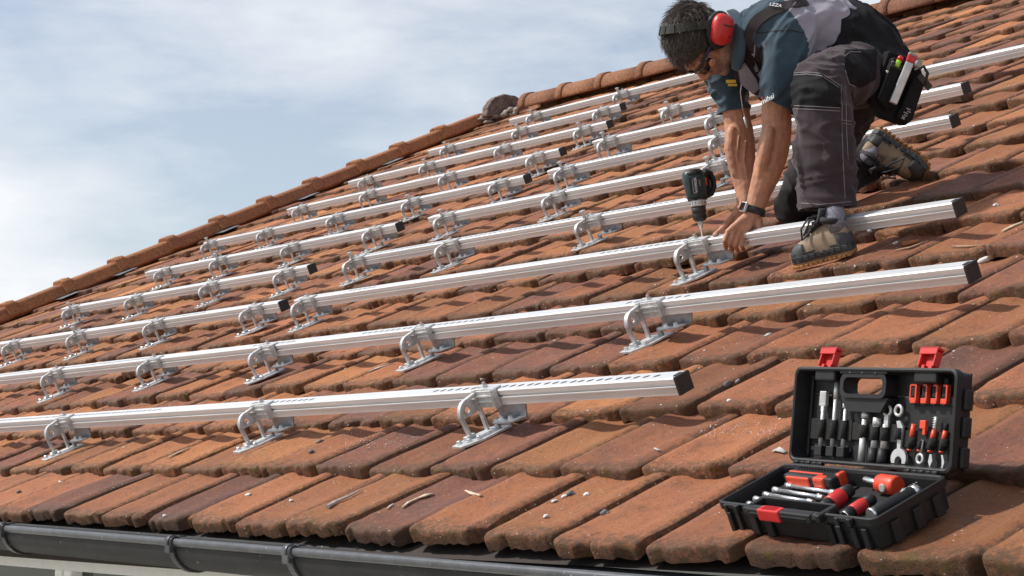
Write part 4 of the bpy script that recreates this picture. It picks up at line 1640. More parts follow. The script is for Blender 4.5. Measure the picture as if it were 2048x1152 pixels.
# ---- socks and boots
def boot(heel, toe, upv, sock_to, name_lab, laces_loose=False):
    X = (toe - heel).normalized()
    Z = (upv - X * upv.dot(X)).normalized()
    Y = Z.cross(X)
    Ln = (toe - heel).length
    k = Ln / .285

    def B(x, y, z):
        return heel + X * (x * k) + Y * (y * 1.08) + Z * (z * 1.12)
    xs_ = [0, .012, .035, .07, .11, .15, .19, .225, .255, .275, .285]
    hw = [.018, .031, .037, .0375, .038, .043, .0485, .0495, .043, .030, .012]
    ht = [.088, .100, .104, .102, .101, .094, .083, .070, .060, .050, .040]
    up = MB()
    ns = 13
    rings = []
    for x_, w_, h_ in zip(xs_, hw, ht):
        r_ = []
        for j in range(ns):
            a = math.pi * j / (ns - 1)
            cw = math.copysign(abs(math.cos(a)) ** .75, math.cos(a)) * w_
            narrow = 1 - .30 * math.sin(a) ** 2 * (1 if x_ < .17 else .5)
            r_.append(B(x_ , cw * narrow if j not in (0, ns - 1) else cw, .026 + (h_ - .026) * (math.sin(a) ** .85)))
        rings.append(r_)
    vs = [p for r_ in rings for p in r_]
    fs_ = [(i * ns + j, i * ns + j + 1, (i + 1) * ns + j + 1, (i + 1) * ns + j) for i in range(len(xs_) - 1) for j in range(ns - 1)]
    fs_ += [tuple(range(ns)), tuple((len(xs_) - 1) * ns + j for j in range(ns))[::-1]]
    up.add(vs, fs_, 0, True)
    # overlay panels: eyestay and heel counter
    o = up.build('boot', M['suede'], person)
    if name_lab:
        o['label'] = name_lab
    ss = o.modifiers.new('sub', 'SUBSURF')
    ss.levels = ss.render_levels = 1
    # toe cap and heel rand of dark rubber, proud of the upper
    tcp = MB()
    for x0, x1, frac in ((.205, .291, .62), (-.006, .05, .42)):
        if x0 < 0:
            sub('toe_cap', tcp, M['rubber'], o)
            tcp = MB()
        st = np.linspace(x0, x1, 9)
        rg = []
        for x_ in st:
            xx = min(max(x_, 0), .285)
            w_, h_ = np.interp(xx, xs_, hw) + .0032, np.interp(xx, xs_, ht) + .002
            if x_ > .285:
                w_ *= .8
            lim = frac * (1 if x0 > .1 else 1.0)
            rr = []
            for j in range(15):
                a = math.pi * j / 14
                z_ = .022 + (h_ - .022) * min(math.sin(a) ** .8, 1.0)
                if x0 > .1:
                    kk = .45 + .55 * (x_ - x0) / (x1 - x0)
                    z_ = min(z_, .022 + (h_ - .022) * min(1, .25 + kk))
                else:
                    z_ = min(z_, .022 + (h_ - .022) * .55)
                rr.append(B(x_, math.copysign(abs(math.cos(a)) ** .72, math.cos(a)) * w_, z_))
            rg.append(rr)
        n15 = 15
        tcp.add([p for r_ in rg for p in r_], [(i * n15 + j, i * n15 + j + 1, (i + 1) * n15 + j + 1, (i + 1) * n15 + j) for i in range(8) for j in range(14)]
                + [tuple(range(15)), tuple(8 * 15 + j for j in range(15))[::-1]], 0, True)
    sub('heel_rand', tcp, M['rubber'], o)

    def outline(gw, gl, n=40):
        P = []
        for s_ in (1, -1):
            xs2 = np.linspace(0, 1, n // 2)
            seq = [(-gl + (.285 + 2 * gl) * q, s_ * (np.interp(.285 * q, xs_, hw) * 1.0 + gw) * (1 - .12 * math.exp(-((q - .42) / .12) ** 2))) for q in xs2]
            P += seq if s_ == 1 else seq[::-1]
        return P
    ms = MB()
    ms.prism(outline(.0065, .006), B(0, 0, .013), X * k, Y, Z, .022)
    ms.prism(outline(.0045, .004), B(0, 0, .034), X * k, Y, Z, .007)
    for q in np.linspace(.02, .26, 9):
        for s_ in (1, -1):
            w_ = np.interp(q, xs_, hw) + .005
            ms.box(B(q, s_ * w_, .026), (.016, .006, .014), (X + Z * .3).normalized(), Y, Z, bev=.002)
    sub('midsole', ms, M['rubber'], o)
    os_ = MB()
    os_.prism(outline(.0055, .006), B(0, 0, .005), X * k, Y, Z, .009)
    for q in np.linspace(.012, .272, 13):
        for s_ in (1, -1):
            w_ = np.interp(q, xs_, hw)
            os_.box(B(q, s_ * (w_ - .002), .004), (.013, .020, .010), X, Y, Z, bev=.002)
        os_.box(B(q, 0, .003), (.010, np.interp(q, xs_, hw) * .9, .006), X, Y, Z)
    # gum bumper rising over the toe
    rg = []
    for j in range(11):
        a = -1.05 + 2.1 * j / 10
        top = .043 - .016 * abs(a) ** 1.5
        c_, s_ = math.cos(a), math.sin(a)
        rg.append([B(.250 + .045 * c_, .043 * s_, .004), B(.250 + .044 * c_, .042 * s_, top), B(.246 + .036 * c_, .036 * s_, top - .002), B(.246 + .036 * c_, .036 * s_, .004)])
    os_.add([p for r_ in rg for p in r_], [(i * 4 + j, i * 4 + (j + 1) % 4, i * 4 + 4 + (j + 1) % 4, i * 4 + 4 + j) for i in range(10) for j in range(4)]
            + [(0, 1, 2, 3), (43, 42, 41, 40)], 0, False)
    sub('outsole', os_, M['gum'], o)
    tg = MB()
    tg.tube([B(.165, 0, .088), B(.125, 0, .104), B(.100, 0, .122), B(.088, 0, .142)], [.020, .024, .026, .024], 12, flat=(.45, 1.1), upv=X)
    tg.tube([B(.012, 0, .098), B(.05, .030, .104), B(.088, .032, .112), B(.10, 0, .118), B(.088, -.032, .112), B(.05, -.030, .104)], .010, 10, closed=True)
    sub('tongue', tg, M['lace'], o)
    lc = MB()
    for q in range(5):
        xx = .182 - q * .017
        z_ = np.interp(xx, xs_, ht) + .006 + q * .0035
        lc.tube([B(xx, -.026, z_ - .010), B(xx + .004, 0, z_ + .003), B(xx - .010, .026, z_ - .009)], .0032, 6)
        lc.tube([B(xx, .026, z_ - .010), B(xx + .004, 0, z_ + .004), B(xx - .010, -.026, z_ - .009)], .0032, 6)
    if laces_loose:
        lc.tube([B(.115, 0, .122), B(.15, .03, .128), B(.185, .052, .105), B(.195, .050, .075), B(.17, .03, .085), B(.13, .0, .118)], .0034, 6)
        lc.tube([B(.115, 0, .122), B(.15, -.028, .128), B(.19, -.045, .112), B(.20, -.034, .088), B(.17, -.015, .098), B(.13, .0, .118)], .0034, 6)
        lc.tube([B(.12, .0, .12), B(.155, .012, .118), B(.19, .016, .09), B(.20, .018, .082)], .0030, 6)
    else:
        lc.tube([B(.115, 0, .122), B(.14, .04, .128), B(.175, .07, .10), B(.165, .085, .070), B(.14, .05, .09), B(.12, .0, .118)], .0034, 6)
        lc.tube([B(.115, 0, .122), B(.15, .03, .14), B(.19, .045, .125), B(.18, .03, .11), B(.13, .0, .118)], .0034, 6)
    sub('lace', lc, M['lace'], o)
    sk = MB()
    pts = [B(.048, 0, .070), B(.050, 0, .100), (B(.050, 0, .100) + sock_to) / 2, sock_to]
    rs = [.033, .034, .036, .040]
    sk.tube(pts, rs, 22)
    for j in range(22):
        a = 2 * math.pi * j / 22
    so = sk.build('sock', M['sock'], person)
    return o


def at_v(x, v, h):
    lo, hi = -14.0, 2.0
    for _ in range(50):
        m = (lo + hi) / 2
        if to_px(np.array(W(m, v, h)))[0] < x:
            lo = m
        else:
            hi = m
    return W((lo + hi) / 2, v, h)


hl_, tl_ = at_v(1710, 4.248, .040), at_v(1592, 4.165, .040)
boot(hl_, tl_, V((0, 0, 1)) * .25 + DN * .75, I(1662, 392, 5.84), None, True)
hr_, trr = I(1752, 258, 6.70), I(1856, 338, 6.69)
boot(hr_, trr, cv(-.62, .70, -.35), I(1735, 318, 6.73), 'boot of the kneeling leg, its gum sole turned up')
# ================================================================== what the worker wears and uses
def text_mesh(name, body_, size, mt, o, X, Y, parent, depth=.0006, shear=0.0):
    """Flat lettering: built-in font outlines turned into a thin mesh, X along the line, Y up."""
    cu = bpy.data.curves.new(name, 'FONT')
    cu.body, cu.size, cu.extrude, cu.shear = body_, size, depth, shear
    cu.align_x, cu.align_y = 'CENTER', 'CENTER'
    t_ = bpy.data.objects.new(name, cu)
    COL.objects.link(t_)
    dg = bpy.context.evaluated_depsgraph_get()
    me_ = bpy.data.meshes.new_from_object(t_.evaluated_get(dg))
    bpy.data.objects.remove(t_)
    bpy.data.curves.remove(cu)
    Z = X.cross(Y).normalized()
    root = parent
    while root.parent is not None:
        root = root.parent
    me_.transform(root.matrix_world.inverted() @ Matrix.Translation(o) @ Matrix((X.normalized(), Y.normalized(), Z)).transposed().to_4x4())
    me_.materials.clear()
    me_.materials.append(mt)
    return link(name, me_, parent)


def text_on(name, bvh, body_, x, y, size, mt, parent, ang=0.0, lift=.003, **kw):
    """Lettering laid on a cloth surface where the view ray (x, y) meets it."""
    p, n_ = cast(bvh, x, y, lift)
    if p is None:
        return None
    X = (ex * math.cos(ang) + ey * math.sin(ang))
    X = (X - n_ * X.dot(n_)).normalized()
    return text_mesh(name, body_, size, mt, p, X, n_.cross(X), parent, **kw)


text_on('sleeve_print', sb, 'mihsi', 1536, 199, .026, M['white'], shirt, -.16, shear=.1)
p_, n_ = cast(sb, 1525, 196, .003)
q_ = MB()
X_ = (ex - n_ * ex.dot(n_)).normalized()
Y_ = n_.cross(X_)
q_.prism([(-.006, -.004), (.006, -.004), (0, .008)], p_, X_, Y_, n_, .0006)
sub('sleeve_emblem', q_, M['redprint'], shirt)
text_on('strap_print', sb, 'LZZA', 1552, 14, .017, M['white'], shirt, .42, lift=.010)
text_on('back_print', sb, 'NO', 1509, 3, .028, M['white'], shirt, -.25, lift=.009)

# ---- ear defenders
ed = empty('ear_defenders', H(.095, -.035, -.03), 'red ear defenders on an olive headband worn on the head', 'ear defenders')
for s_ in (1, -1):
    c0 = (.078 * s_, -.032, -.012)
    Lx = HL * s_
    cu_ = MB()
    # dished red shell: rounded-rectangle sections
    secs = [(.000, .037, .050), (.012, .040, .053), (.026, .037, .049), (.034, .029, .039), (.038, .017, .024)]
    n = 24
    rg = []
    for d_, a_, b_ in secs:
        r_ = []
        for j in range(n):
            an_ = 2 * math.pi * j / n
            c1, s1 = math.cos(an_), math.sin(an_)
            r_.append(H(*c0) + Lx * (.018 + d_) + HF * (math.copysign(abs(c1) ** .75, c1) * b_) + HU * (math.copysign(abs(s1) ** .75, s1) * a_))
        rg.append(r_)
    vs = [p for r_ in rg for p in r_]
    cu_.add(vs, [(i * n + j, i * n + (j + 1) % n, (i + 1) * n + (j + 1) % n, (i + 1) * n + j) for i in range(len(secs) - 1) for j in range(n)] + [tuple((len(secs) - 1) * n + j for j in range(n)), tuple(range(n))], 0, True)
    cup = cu_.build('ear_cup', M['red'], ed)
    cush = MB()
    ring = [H(*c0) + Lx * .010 + HF * (.050 * math.cos(2 * math.pi * j / 24)) + HU * (.038 * math.sin(2 * math.pi * j / 24)) for j in range(24)]
    cush.tube(ring, .0140, 10, closed=True)
    plate = [(.0, .041, .055), (.006, .041, .055)]
    rg = [[H(*c0) + Lx * (.014 + d_) + HF * (b_ * math.cos(2 * math.pi * j / n)) + HU * (a_ * math.sin(2 * math.pi * j / n)) for j in range(n)] for d_, a_, b_ in plate]
    cush.add(rg[0] + rg[1], [(j, (j + 1) % n, n + (j + 1) % n, n + j) for j in range(n)] + [tuple(range(n, 2 * n))], 0, True)
    cush.box(H(c0[0] + s_ * .020, c0[1] + .040, c0[2] - .012), (.012, .018, .030), HL, HF, HU, bev=.003)
    sub('cushion', cush, M['black'], cup)
    if s_ == 1:
        gr = MB()
        gr.box(H(.1365, -.044, -.020), (.0015, .004, .040), HL, (HF + HU * .2).normalized(), HU)
        gr.box(H(.1335, -.010, -.030), (.0015, .008, .006), HL, HF, HU)
        sub('cup_mark', gr, M['blackcap'], cup)
# headband strap over the crown
path = []
for i in range(25):
    a = math.pi * (i / 24)
    l = .096 * math.cos(a)
    u = -.004 + .152 * math.sin(a) ** .85
    f = -.050 + .050 * math.sin(a)
    path.append((l, f, u))
hb = MB()
rg = []
for i, p in enumerate(path):
    a_, b_ = path[max(i - 1, 0)], path[min(i + 1, 24)]
    d = (H(*b_) - H(*a_)).normalized()
    w_ = (HF + HU * .05)
    w_ = (w_ - d * w_.dot(d)).normalized()
    nn2 = d.cross(w_).normalized()
    if nn2.dot(H(*p) - H(0, -.01, .02)) < 0:
        nn2 = -nn2
    wd = .0135
    rg.append([H(*p) + w_ * wd, H(*p) + w_ * wd + nn2 * .003, H(*p) - w_ * wd + nn2 * .003, H(*p) - w_ * wd])
hb.add([q for r_ in rg for q in r_], [(i * 4 + j, i * 4 + (j + 1) % 4, i * 4 + 4 + (j + 1) % 4, i * 4 + 4 + j) for i in range(24) for j in range(4)] + [(0, 1, 2, 3), (99, 98, 97, 96)], 0, False)
band = hb.build('headband', M['web'], ed)
for i in (4, 8, 11, 13):
    bk = MB()
    p, d = path[i], (H(*path[i + 1]) - H(*path[i - 1])).normalized()
    w_ = (HF - d * HF.dot(d)).normalized()
    nn2 = d.cross(w_)
    if nn2.dot(H(*p) - H(0, -.01, .02)) < 0:
        nn2 = -nn2
    bk.box(H(*p) + nn2 * .002, (.016 if i in (4, 11) else .005, .031, .0065), d, w_, nn2, bev=.0015)
    sub('buckle', bk, M['black'], band)
for s_ in (1, -1):
    bk = MB()
    bk.tube([H(.097 * s_, -.046, .020), H(.102 * s_, -.040, .004), H(.104 * s_, -.034, -.012)], .0042, 8)
    sub('yoke_arm', bk, M['black'], band)

# ---- sunglasses
sg = empty('sunglasses', H(0, .10, 0), 'dark wraparound safety glasses with a navy temple on the face', 'sunglasses')
ln = MB()
for s_ in (1, -1):
    rg = []
    for i in range(9):
        a = rad(8 + 62 * i / 8)
        l, f = .066 * math.sin(a) * 1.04 * s_, .036 + .076 * math.cos(a)
        hh = .026 - .008 * (i / 8)
        rg.append([H(l, f, .010), H(l * .995, f + .002, .010 - hh * .7), H(l, f - .002, .008 - hh * 1.75)])
    ln.add([q for r_ in rg for q in r_], [(i * 3 + j, i * 3 + j + 1, i * 3 + 4 + j, i * 3 + 3 + j) for i in range(8) for j in range(2)], 0, True)
lo_ = ln.build('lens', M['lens'], sg)
sd = lo_.modifiers.new('solid', 'SOLIDIFY')
sd.thickness = .002
fr = MB()
fp = []
for i in range(17):
    a = rad(-72 + 144 * i / 16)
    fp.append(H(.067 * math.sin(a) * 1.04, .037 + .077 * math.cos(a), .0115))
fr.tube(fp, .0032, 8)
fr.build('frame', M['blackcap'], sg)
for s_ in (1, -1):
    tm = MB()
    tm.tube([H(.066 * s_, .060, .008), H(.0765 * s_, .040, .006), H(.083 * s_, .010, .002), H(.086 * s_, -.020, -.004)], [.0055, .0055, .0042, .0035], 8, flat=(1.0, .45), upv=HU)
    tm.build('temple', M['blue'], sg)

# ---- wristwatch on the near wrist
wc = I(1508, 421, 6.160)
wax = (I(1508, 422, 6.16) - I(1520, 385, 6.16)).normalized()
wt = empty('wristwatch', wc, 'black watch with a wide strap on the wrist nearest the viewer', 'watch')
wo = wax.cross(FW).normalized()
wo2 = wax.cross(wo)
mb = MB()
ring = [wc + wo * (.0355 * math.cos(2 * math.pi * j / 26)) + wo2 * (.0315 * math.sin(2 * math.pi * j / 26)) for j in range(26)]
mb.tube(ring, .010, 8, closed=True, flat=(1, 1))
vs_ = []
for k_ in (-1, 1):
    for rr_ in (.0340, .0385):
        vs_.append([wc + wax * (.0115 * k_) + wo * (rr_ * math.cos(2 * math.pi * j / 26)) + wo2 * (rr_ * .90 * math.sin(2 * math.pi * j / 26)) for j in range(26)])
mb = MB()
order = [vs_[0], vs_[1], vs_[3], vs_[2]]
flat_ = [p for r_ in order for p in r_]
mb.add(flat_, [(a * 26 + j, a * 26 + (j + 1) % 26, ((a + 1) % 4) * 26 + (j + 1) % 26, ((a + 1) % 4) * 26 + j) for a in range(4) for j in range(26)], 0, True)
mb.build('strap', M['blackcap'], wt)
mb = MB()
wdir = (-ex * .92 - ez * .35)
wdir = (wdir - wax * wdir.dot(wax)).normalized()
mb.box(wc + wdir * .040, (.034, .034, .011), wax, wax.cross(wdir), wdir, bev=.003)
mb.box(wc + wdir * .0465, (.027, .027, .002), wax, wax.cross(wdir), wdir, 1)
mb.build('case', [M['steel'], M['lens']], wt)

# ---- cord with a metal end hanging from the far sleeve
cd_ = MB()
cd_.tube([I(1484, 160, 6.20), I(1481, 185, 6.22), I(1485, 215, 6.25), I(1490, 236, 6.27)], .0022, 6)
cd_.tube([I(1489, 234, 6.268), I(1495, 256, 6.275)], .0052, 8)
cd_.build('cord', M['steel'], person)

# ---- tool pouch on the hip
pt_ = 6.03
pX, pY = (ex * .93 + ey * .36).normalized(), (ey * .93 - ex * .36).normalized()      # across, down
pX = (pX + ez * .25).normalized()
pN = pX.cross(pY).normalized()
if pN.dot(FW) > 0:
    pN = -pN
pc = I(1797, 172, pt_)
pouch = empty('tool_pouch', pc, 'black canvas tool pouch hanging at the hip behind the raised knee', 'tool pouch')


def PP(a, b_, c=0.0):
    return pc + pX * a + pY * b_ + pN * c


def slab(mb, poly, z0, z1, mi=0):
    """poly in pouch (across, down) coordinates, between depths z0 and z1 outward."""
    mb.prism(poly, PP(0, 0, z0), pX, pY, pN, z1 - z0, mi)


mb = MB()
slab(mb, [(-.080, -.092), (.030, -.100), (.075, -.050), (.080, .085), (.070, .112), (-.02, .118), (-.078, .080)], -.035, .012)
o = mb.build('back_panel', M['patch'], pouch)
q = o.modifiers.new('b', 'BEVEL')
q.width, q.segments = .008, 2
mb = MB()
slab(mb, [(-.070, -.072), (-.005, -.078), (.000, .075), (-.020, .095), (-.066, .072)], .010, .040)
o = mb.build('pocket', M['patch'], pouch)
q = o.modifiers.new('b', 'BEVEL')
q.width, q.segments = .010, 2
mb = MB()
slab(mb, [(.024, -.040), (.070, -.036), (.076, .088), (.066, .108), (.018, .104)], .010, .036)
o = mb.build('pocket', M['patch'], pouch)
q = o.modifiers.new('b', 'BEVEL')
q.width, q.segments = .010, 2
mb = MB()
mb.box(PP(-.036, -.048, .0415), (.066, .018, .004), pX, pY, pN, bev=.001)
mb.box(PP(.064, -.040, .034), (.060, .022, .006), (pX * .9 + pY * .4).normalized(), (pY * .9 - pX * .4).normalized(), pN, bev=.001)
for a0, a1, b0, b1 in ((-.0685, -.0665, -.07, .07), (-.004, -.002, -.07, .07)):
    mb.box(PP((a0 + a1) / 2, (b0 + b1) / 2, .0405), (.003, .14, .003), pX, pY, pN)
mb.tube([PP(.02, -.06, .03), PP(.045, -.085, .03), PP(.066, -.07, .03), PP(.068, -.03, .036)], .0055, 8)
mb.build('webbing', M['blackcap'], pouch)
mb = MB()
for k in range(4):
    mb.box(PP(.046 + .005 * math.sin(k * 2), .062 + k * .0075, .0365), (.016 - .003 * (k % 2), .0035, .001), pX, pY, pN)
mb.box(PP(.040, .094, .0365), (.014, .004, .001), (pX + pY).normalized(), (pY - pX).normalized(), pN)
mb.box(PP(.040, .094, .0365), (.014, .004, .001), (pX - pY).normalized(), (pY + pX).normalized(), pN)
mb.build('pouch_print', M['grey'], pouch)
mb = MB()
for a_, b_ in ((-.066, -.055), (-.072, -.020)):
    mb.lathe([(.004, 0), (.004, .003)], PP(a_, b_, .040), pN, 10)
mb.build('snap', M['chrome'], pouch)
# folding level leaning in the pouch
lv = empty('folding_rule', PP(.0, -.02, .045), 'grey metal tool with a red top standing in the hip pouch', 'hand tool')
d_ = (I(1786, 206, 5.97) - I(1819, 126, 5.97)).normalized()
s_ = d_.cross(FW).normalized()
f_ = d_.cross(s_).normalized()
c_ = (I(1786, 206, 5.97) + I(1819, 126, 5.97)) / 2
mb = MB()
mb.box(c_, (.142, .026, .020), d_, s_, f_, bev=.003)
mb.build('bar', M['steel'], lv)
mb = MB()
mb.box(c_ - d_ * .083, (.026, .028, .023), d_, s_, f_, bev=.004)
mb.build('red_cap', M['red'], lv)
mb = MB()
mb.box(c_ - d_ * .098, (.010, .030, .024), d_, s_, f_, bev=.004)
mb.build('top_cap', M['grey'], lv)
mb = MB()
ax_ = f_ if f_.dot(FW) < 0 else -f_
mb.lathe([(.006, -.010), (.013, -.008), (.0135, .012), (.011, .016)], c_ - d_ * .066 + ex * .024, (ax_ + ex * .5).normalized(), 16)
mb.build('knob', M['grey'], lv)
# marker and red pen handle
for nm_, lab_, base, ctop, cbody in (('marker_pen', 'short lime green marker with a red cap clipped in the hip pouch', PP(-.047, -.058, .040), 'red', 'lime'),):
    dd = (-pY + pX * .1).normalized()
    mk = empty(nm_, base, lab_, 'marker')
    mb = MB()
    mb.lathe([(.0085, -.012), (.0092, .010)], base, dd, 14)
    mb.build('barrel', M[cbody], mk)
    mb = MB()
    mb.lathe([(.0098, .010), (.0098, .020), (.008, .025), (.003, .027)], base, dd, 14)
    mb.build('cap', M[ctop], mk)
kn = MB()
a_, b_ = I(1727, 121, 6.06), I(1746, 110, 6.06)
kn.tube([a_, a_ + (b_ - a_) * .3, a_ + (b_ - a_) * .8, b_], [.006, .0085, .0085, .005], 12)
tag(kn.build('knife_handle', M['red']), 'red tool handle poking out of the trouser thigh pocket', 'knife')

# ================================================================== cordless drill standing on the rail
tip = W(u_at(2, 1414), row_v(2) - RW / 2, RAIL_TOP + .001)
tdr = (tip - EYE).dot(FW)
topp = I(1389, 352, tdr + .01)
dz = (topp - tip).normalized()
dx = dz.cross(FW).normalized()
if dx.dot(RT) < 0:
    dx = -dx
dy = dz.cross(dx).normalized()
if dy.dot(FW) > 0:
    dy = -dy                                       # towards the viewer
kk = (topp - tip).length / .205
drill = empty('cordless_drill', tip, 'dark green cordless drill standing upright on its bit on the rail', 'drill')


def DP(a, b_, c):
    return tip + (dx * a + dy * b_ + dz * c) * kk


mb = MB()
mb.lathe([(.0005, 0), (.0028 * kk, .004), (.0028 * kk, .030 * kk), (.0048 * kk, .030 * kk), (.0048 * kk, .052 * kk)], tip, dz, 8, 0, False)
mb.build('drill_bit', M['chrome'], drill)
mb = MB()
mb.lathe([(.008 * kk, .042 * kk), (.010 * kk, .050 * kk), (.0105 * kk, .056 * kk)], tip, dz, 20)
ck = mb.build('chuck_nose', M['steel'], drill)
mb = MB()
mb.lathe([(.018 * kk, .056 * kk), (.0215 * kk, .062 * kk), (.0215 * kk, .078 * kk), (.0205 * kk, .080 * kk), (.0235 * kk, .083 * kk), (.0245 * kk, .104 * kk)], tip, dz, 26)
for j in range(22):
    a = 2 * math.pi * j / 22
    rr_ = dx * math.cos(a) + dy * math.sin(a)
    mb.box(tip + dz * (.070 * kk) + rr_ * (.0215 * kk), (.0022, .002, .014), rr_.cross(dz), rr_, dz)
mb.build('chuck', M['blackcap'], drill)
mb = MB()
mb.lathe([(.0265 * kk, .104 * kk), (.0275 * kk, .108 * kk), (.0275 * kk, .122 * kk), (.0265 * kk, .125 * kk)], tip, dz, 26)
cl2 = mb.build('torque_ring', M['steel'], drill)
mb = MB()
for j in range(16):
    a = 2 * math.pi * j / 16
    rr_ = dx * math.cos(a) + dy * math.sin(a)
    mb.box(tip + dz * (.114 * kk) + rr_ * (.0277 * kk), (.0022, .001, .006), rr_.cross(dz), rr_, dz)
sub('torque_marks', mb, M['blackcap'], cl2)
mb = MB()
n = 24
rg = []
for z_, w_, h_ in ((.125, .028, .028), (.135, .032, .032), (.150, .0345, .033), (.185, .0375, .034), (.205, .037, .033), (.218, .033, .030), (.226, .022, .022)):
    r_ = []
    for j in range(n):
        a = 2 * math.pi * j / n
        c1, s1 = math.cos(a), math.sin(a)
        r_.append(DP(math.copysign(abs(c1) ** .7, c1) * w_ - (z_ - .125) * .05, math.copysign(abs(s1) ** .7, s1) * h_, z_))
    rg.append(r_)
mb.add([p for r_ in rg for p in r_], [(i * n + j, i * n + (j + 1) % n, (i + 1) * n + (j + 1) % n, (i + 1) * n + j) for i in range(6) for j in range(n)] + [tuple(range(n)), tuple(6 * n + j for j in range(n))], 0, True)
hs_ = mb.build('motor_housing', M['green_drill'], drill)
mb = MB()
mb.box(DP(-.004, .034, .172), (.040 * kk, .004, .052 * kk), dx, dy, dz, bev=.0015)
for z_ in (.128, .136):
    ring = [DP(math.cos(2 * math.pi * j / 24) * (.031 + (z_ - .128) * .3), math.sin(2 * math.pi * j / 24) * (.031 + (z_ - .128) * .3), z_ + .003 * math.sin(6 * math.pi * j / 12)) for j in range(24)]
    mb.tube(ring, .0022 * kk, 6, closed=True)
mb.lathe([(.036 * kk, .206 * kk), (.0365 * kk, .211 * kk), (.034 * kk, .219 * kk), (.024 * kk, .2265 * kk), (.006 * kk, .229 * kk)], DP(-.004, 0, 0), dz, 24)
sub('housing_trim', mb, M['black'], hs_)
# handle behind the motor, with guard loop and battery foot
mb = MB()
hp_ = [DP(.024, -.012, .200), DP(.040, -.020, .216), DP(.054, -.026, .210), DP(.062, -.030, .188), DP(.062, -.032, .164), DP(.050, -.028, .142), DP(.034, -.018, .138)]
mb.tube(hp_, [.013 * kk, .014 * kk, .0125 * kk, .011 * kk, .011 * kk, .011 * kk, .012 * kk], 14, flat=(.8, 1.2))
mb.box(DP(.030, -.045, .182), (.020, .060, .034), dx, dy, dz, bev=.006)
mb.box(DP(.030, -.082, .182), (.056, .026, .062), dx, dy, dz, bev=.006)
mb.build('handle', M['black'], drill)
mb = MB()
mb.box(DP(.0335, .010, .182), (.006, .012, .028), (dx * .9 + dy * .3).normalized(), (dy * .9 - dx * .3).normalized(), dz, bev=.001)
mb.build('red_stripe', M['redorange'], drill)
tx = text_mesh('drill_print', 'WORKER', .0118 * kk, M['white'], DP(-.003, .0365, .172), dz, -dx, drill)
tx2 = text_mesh('drill_print', 'LTRZC', .0075 * kk, M['grey'], DP(.011, .0365, .178), dz, -dx, drill)
mb = MB()
mb.box(DP(-.013, .0362, .170), (.002, .001, .050), dx, dy, dz)
mb.box(DP(-.008, .0362, .146), (.012, .001, .002), dx, dy, dz)
mb.build('print_frame', M['grey'], drill)
# ================================================================== tool case
cs = []
HB = .062                                            # height of the lower half
for hh in (.092,):
    A_ = on_roof(1432, 1004, hh)
    B_ = on_roof(1747, 1041, hh)
    C_ = on_roof(1909, 956, hh)
    D_ = on_roof(1595, 929, hh)
q0 = W(A_[0], A_[1], .092)
cX = (W(B_[0], B_[1], .092) - q0)
cW = cX.length
cX.normalize()
cZ = DN.copy()
cY = cZ.cross(cX).normalized()
cD = .190
O = q0 - cZ * HB                                      # front-left corner of the base, on the tiles
case = empty('tool_case', O, 'open black plastic tool case with red latches lying on the lower tiles', 'tool case')


def K(x, y, z):
    return O + cX * x + cY * y + cZ * z


def rrect(x0, y0, x1, y1, r, n=5):
    P = []
    for cx_, cy_, a0 in ((x1 - r, y0 + r, -90), (x1 - r, y1 - r, 0), (x0 + r, y1 - r, 90), (x0 + r, y0 + r, 180)):
        for i in range(n + 1):
            a = rad(a0 + 90 * i / n)
            P.append((cx_ + r * math.cos(a), cy_ + r * math.sin(a)))
    return P


def tray(mb, F, levels, mi=0):
    """Loft of (polygon, height) loops through frame function F; first and last loop capped."""
    n = len(levels[0][0])
    vs = [F(p[0], p[1], z) for P, z in levels for p in P]
    fs_ = [(i * n + j, i * n + (j + 1) % n, (i + 1) * n + (j + 1) % n, (i + 1) * n + j) for i in range(len(levels) - 1) for j in range(n)]
    fs_ += [tuple(range(n))[::-1], tuple((len(levels) - 1) * n + j for j in range(n))]
    mb.add(vs, fs_, mi, False)


def inset(x0, y0, x1, y1, r, d):
    return rrect(x0 + d, y0 + d, x1 - d, y1 - d, max(r - d * .5, .003))


def half_case(F, wd, dp, ht):
    mb = MB()
    b_ = (0, 0, wd, dp, .016)
    tray(mb, F, [(inset(*b_, .012), 0), (inset(*b_, .007), .004), (inset(*b_, .004), ht - .016), (inset(*b_, 0), ht - .014), (inset(*b_, 0), ht),
                 (inset(*b_, .004), ht + .0015), (inset(*b_, .0075), ht), (inset(*b_, .010), ht - .006), (inset(*b_, .013), .008)])
    return mb


mb = half_case(K, cW, cD, HB)
# ribs and feet moulded into the outside, recess behind the carrying bar
for x_ in (.030, .058, .105, .150):
    mb.box(K(x_, .003, .022), (.012 if x_ < .1 else .02, .010, .040), cX, cY, cZ, bev=.002)
for x_ in (.330, .355, .395, .425):
    mb.box(K(x_, .003, .022), (.014, .010, .040), cX, cY, cZ, bev=.002)
for y_ in (.045, .10, .15):
    mb.box(K(cW - .003, y_, .022), (.010, .022, .040), cX, cY, cZ, bev=.002)
    mb.box(K(.003, y_, .022), (.010, .022, .040), cX, cY, cZ, bev=.002)
for x_ in (.03, cW - .03):
    for y_ in (.03, cD - .03):
        mb.lathe([(.012, -.003), (.012, .004)], K(x_, y_, 0), cZ, 12)
base = mb.build('base', M['black'], case)
mb = MB()
mb.box(K(cW / 2, cD / 2, .018), (cW - .03, cD - .03, .016), cX, cY, cZ)
for (x0, x1, y0, y1, z_) in ((.22, .44, .015, .12, .036), (.02, .22, .10, .175, .032), (.23, .44, .12, .175, .032)):
    mb.box(K((x0 + x1) / 2, (y0 + y1) / 2, z_ - .006), (x1 - x0, y1 - y0, .014), cX, cY, cZ, bev=.003)
fo = mb.build('foam_insert', M['foam'], case)
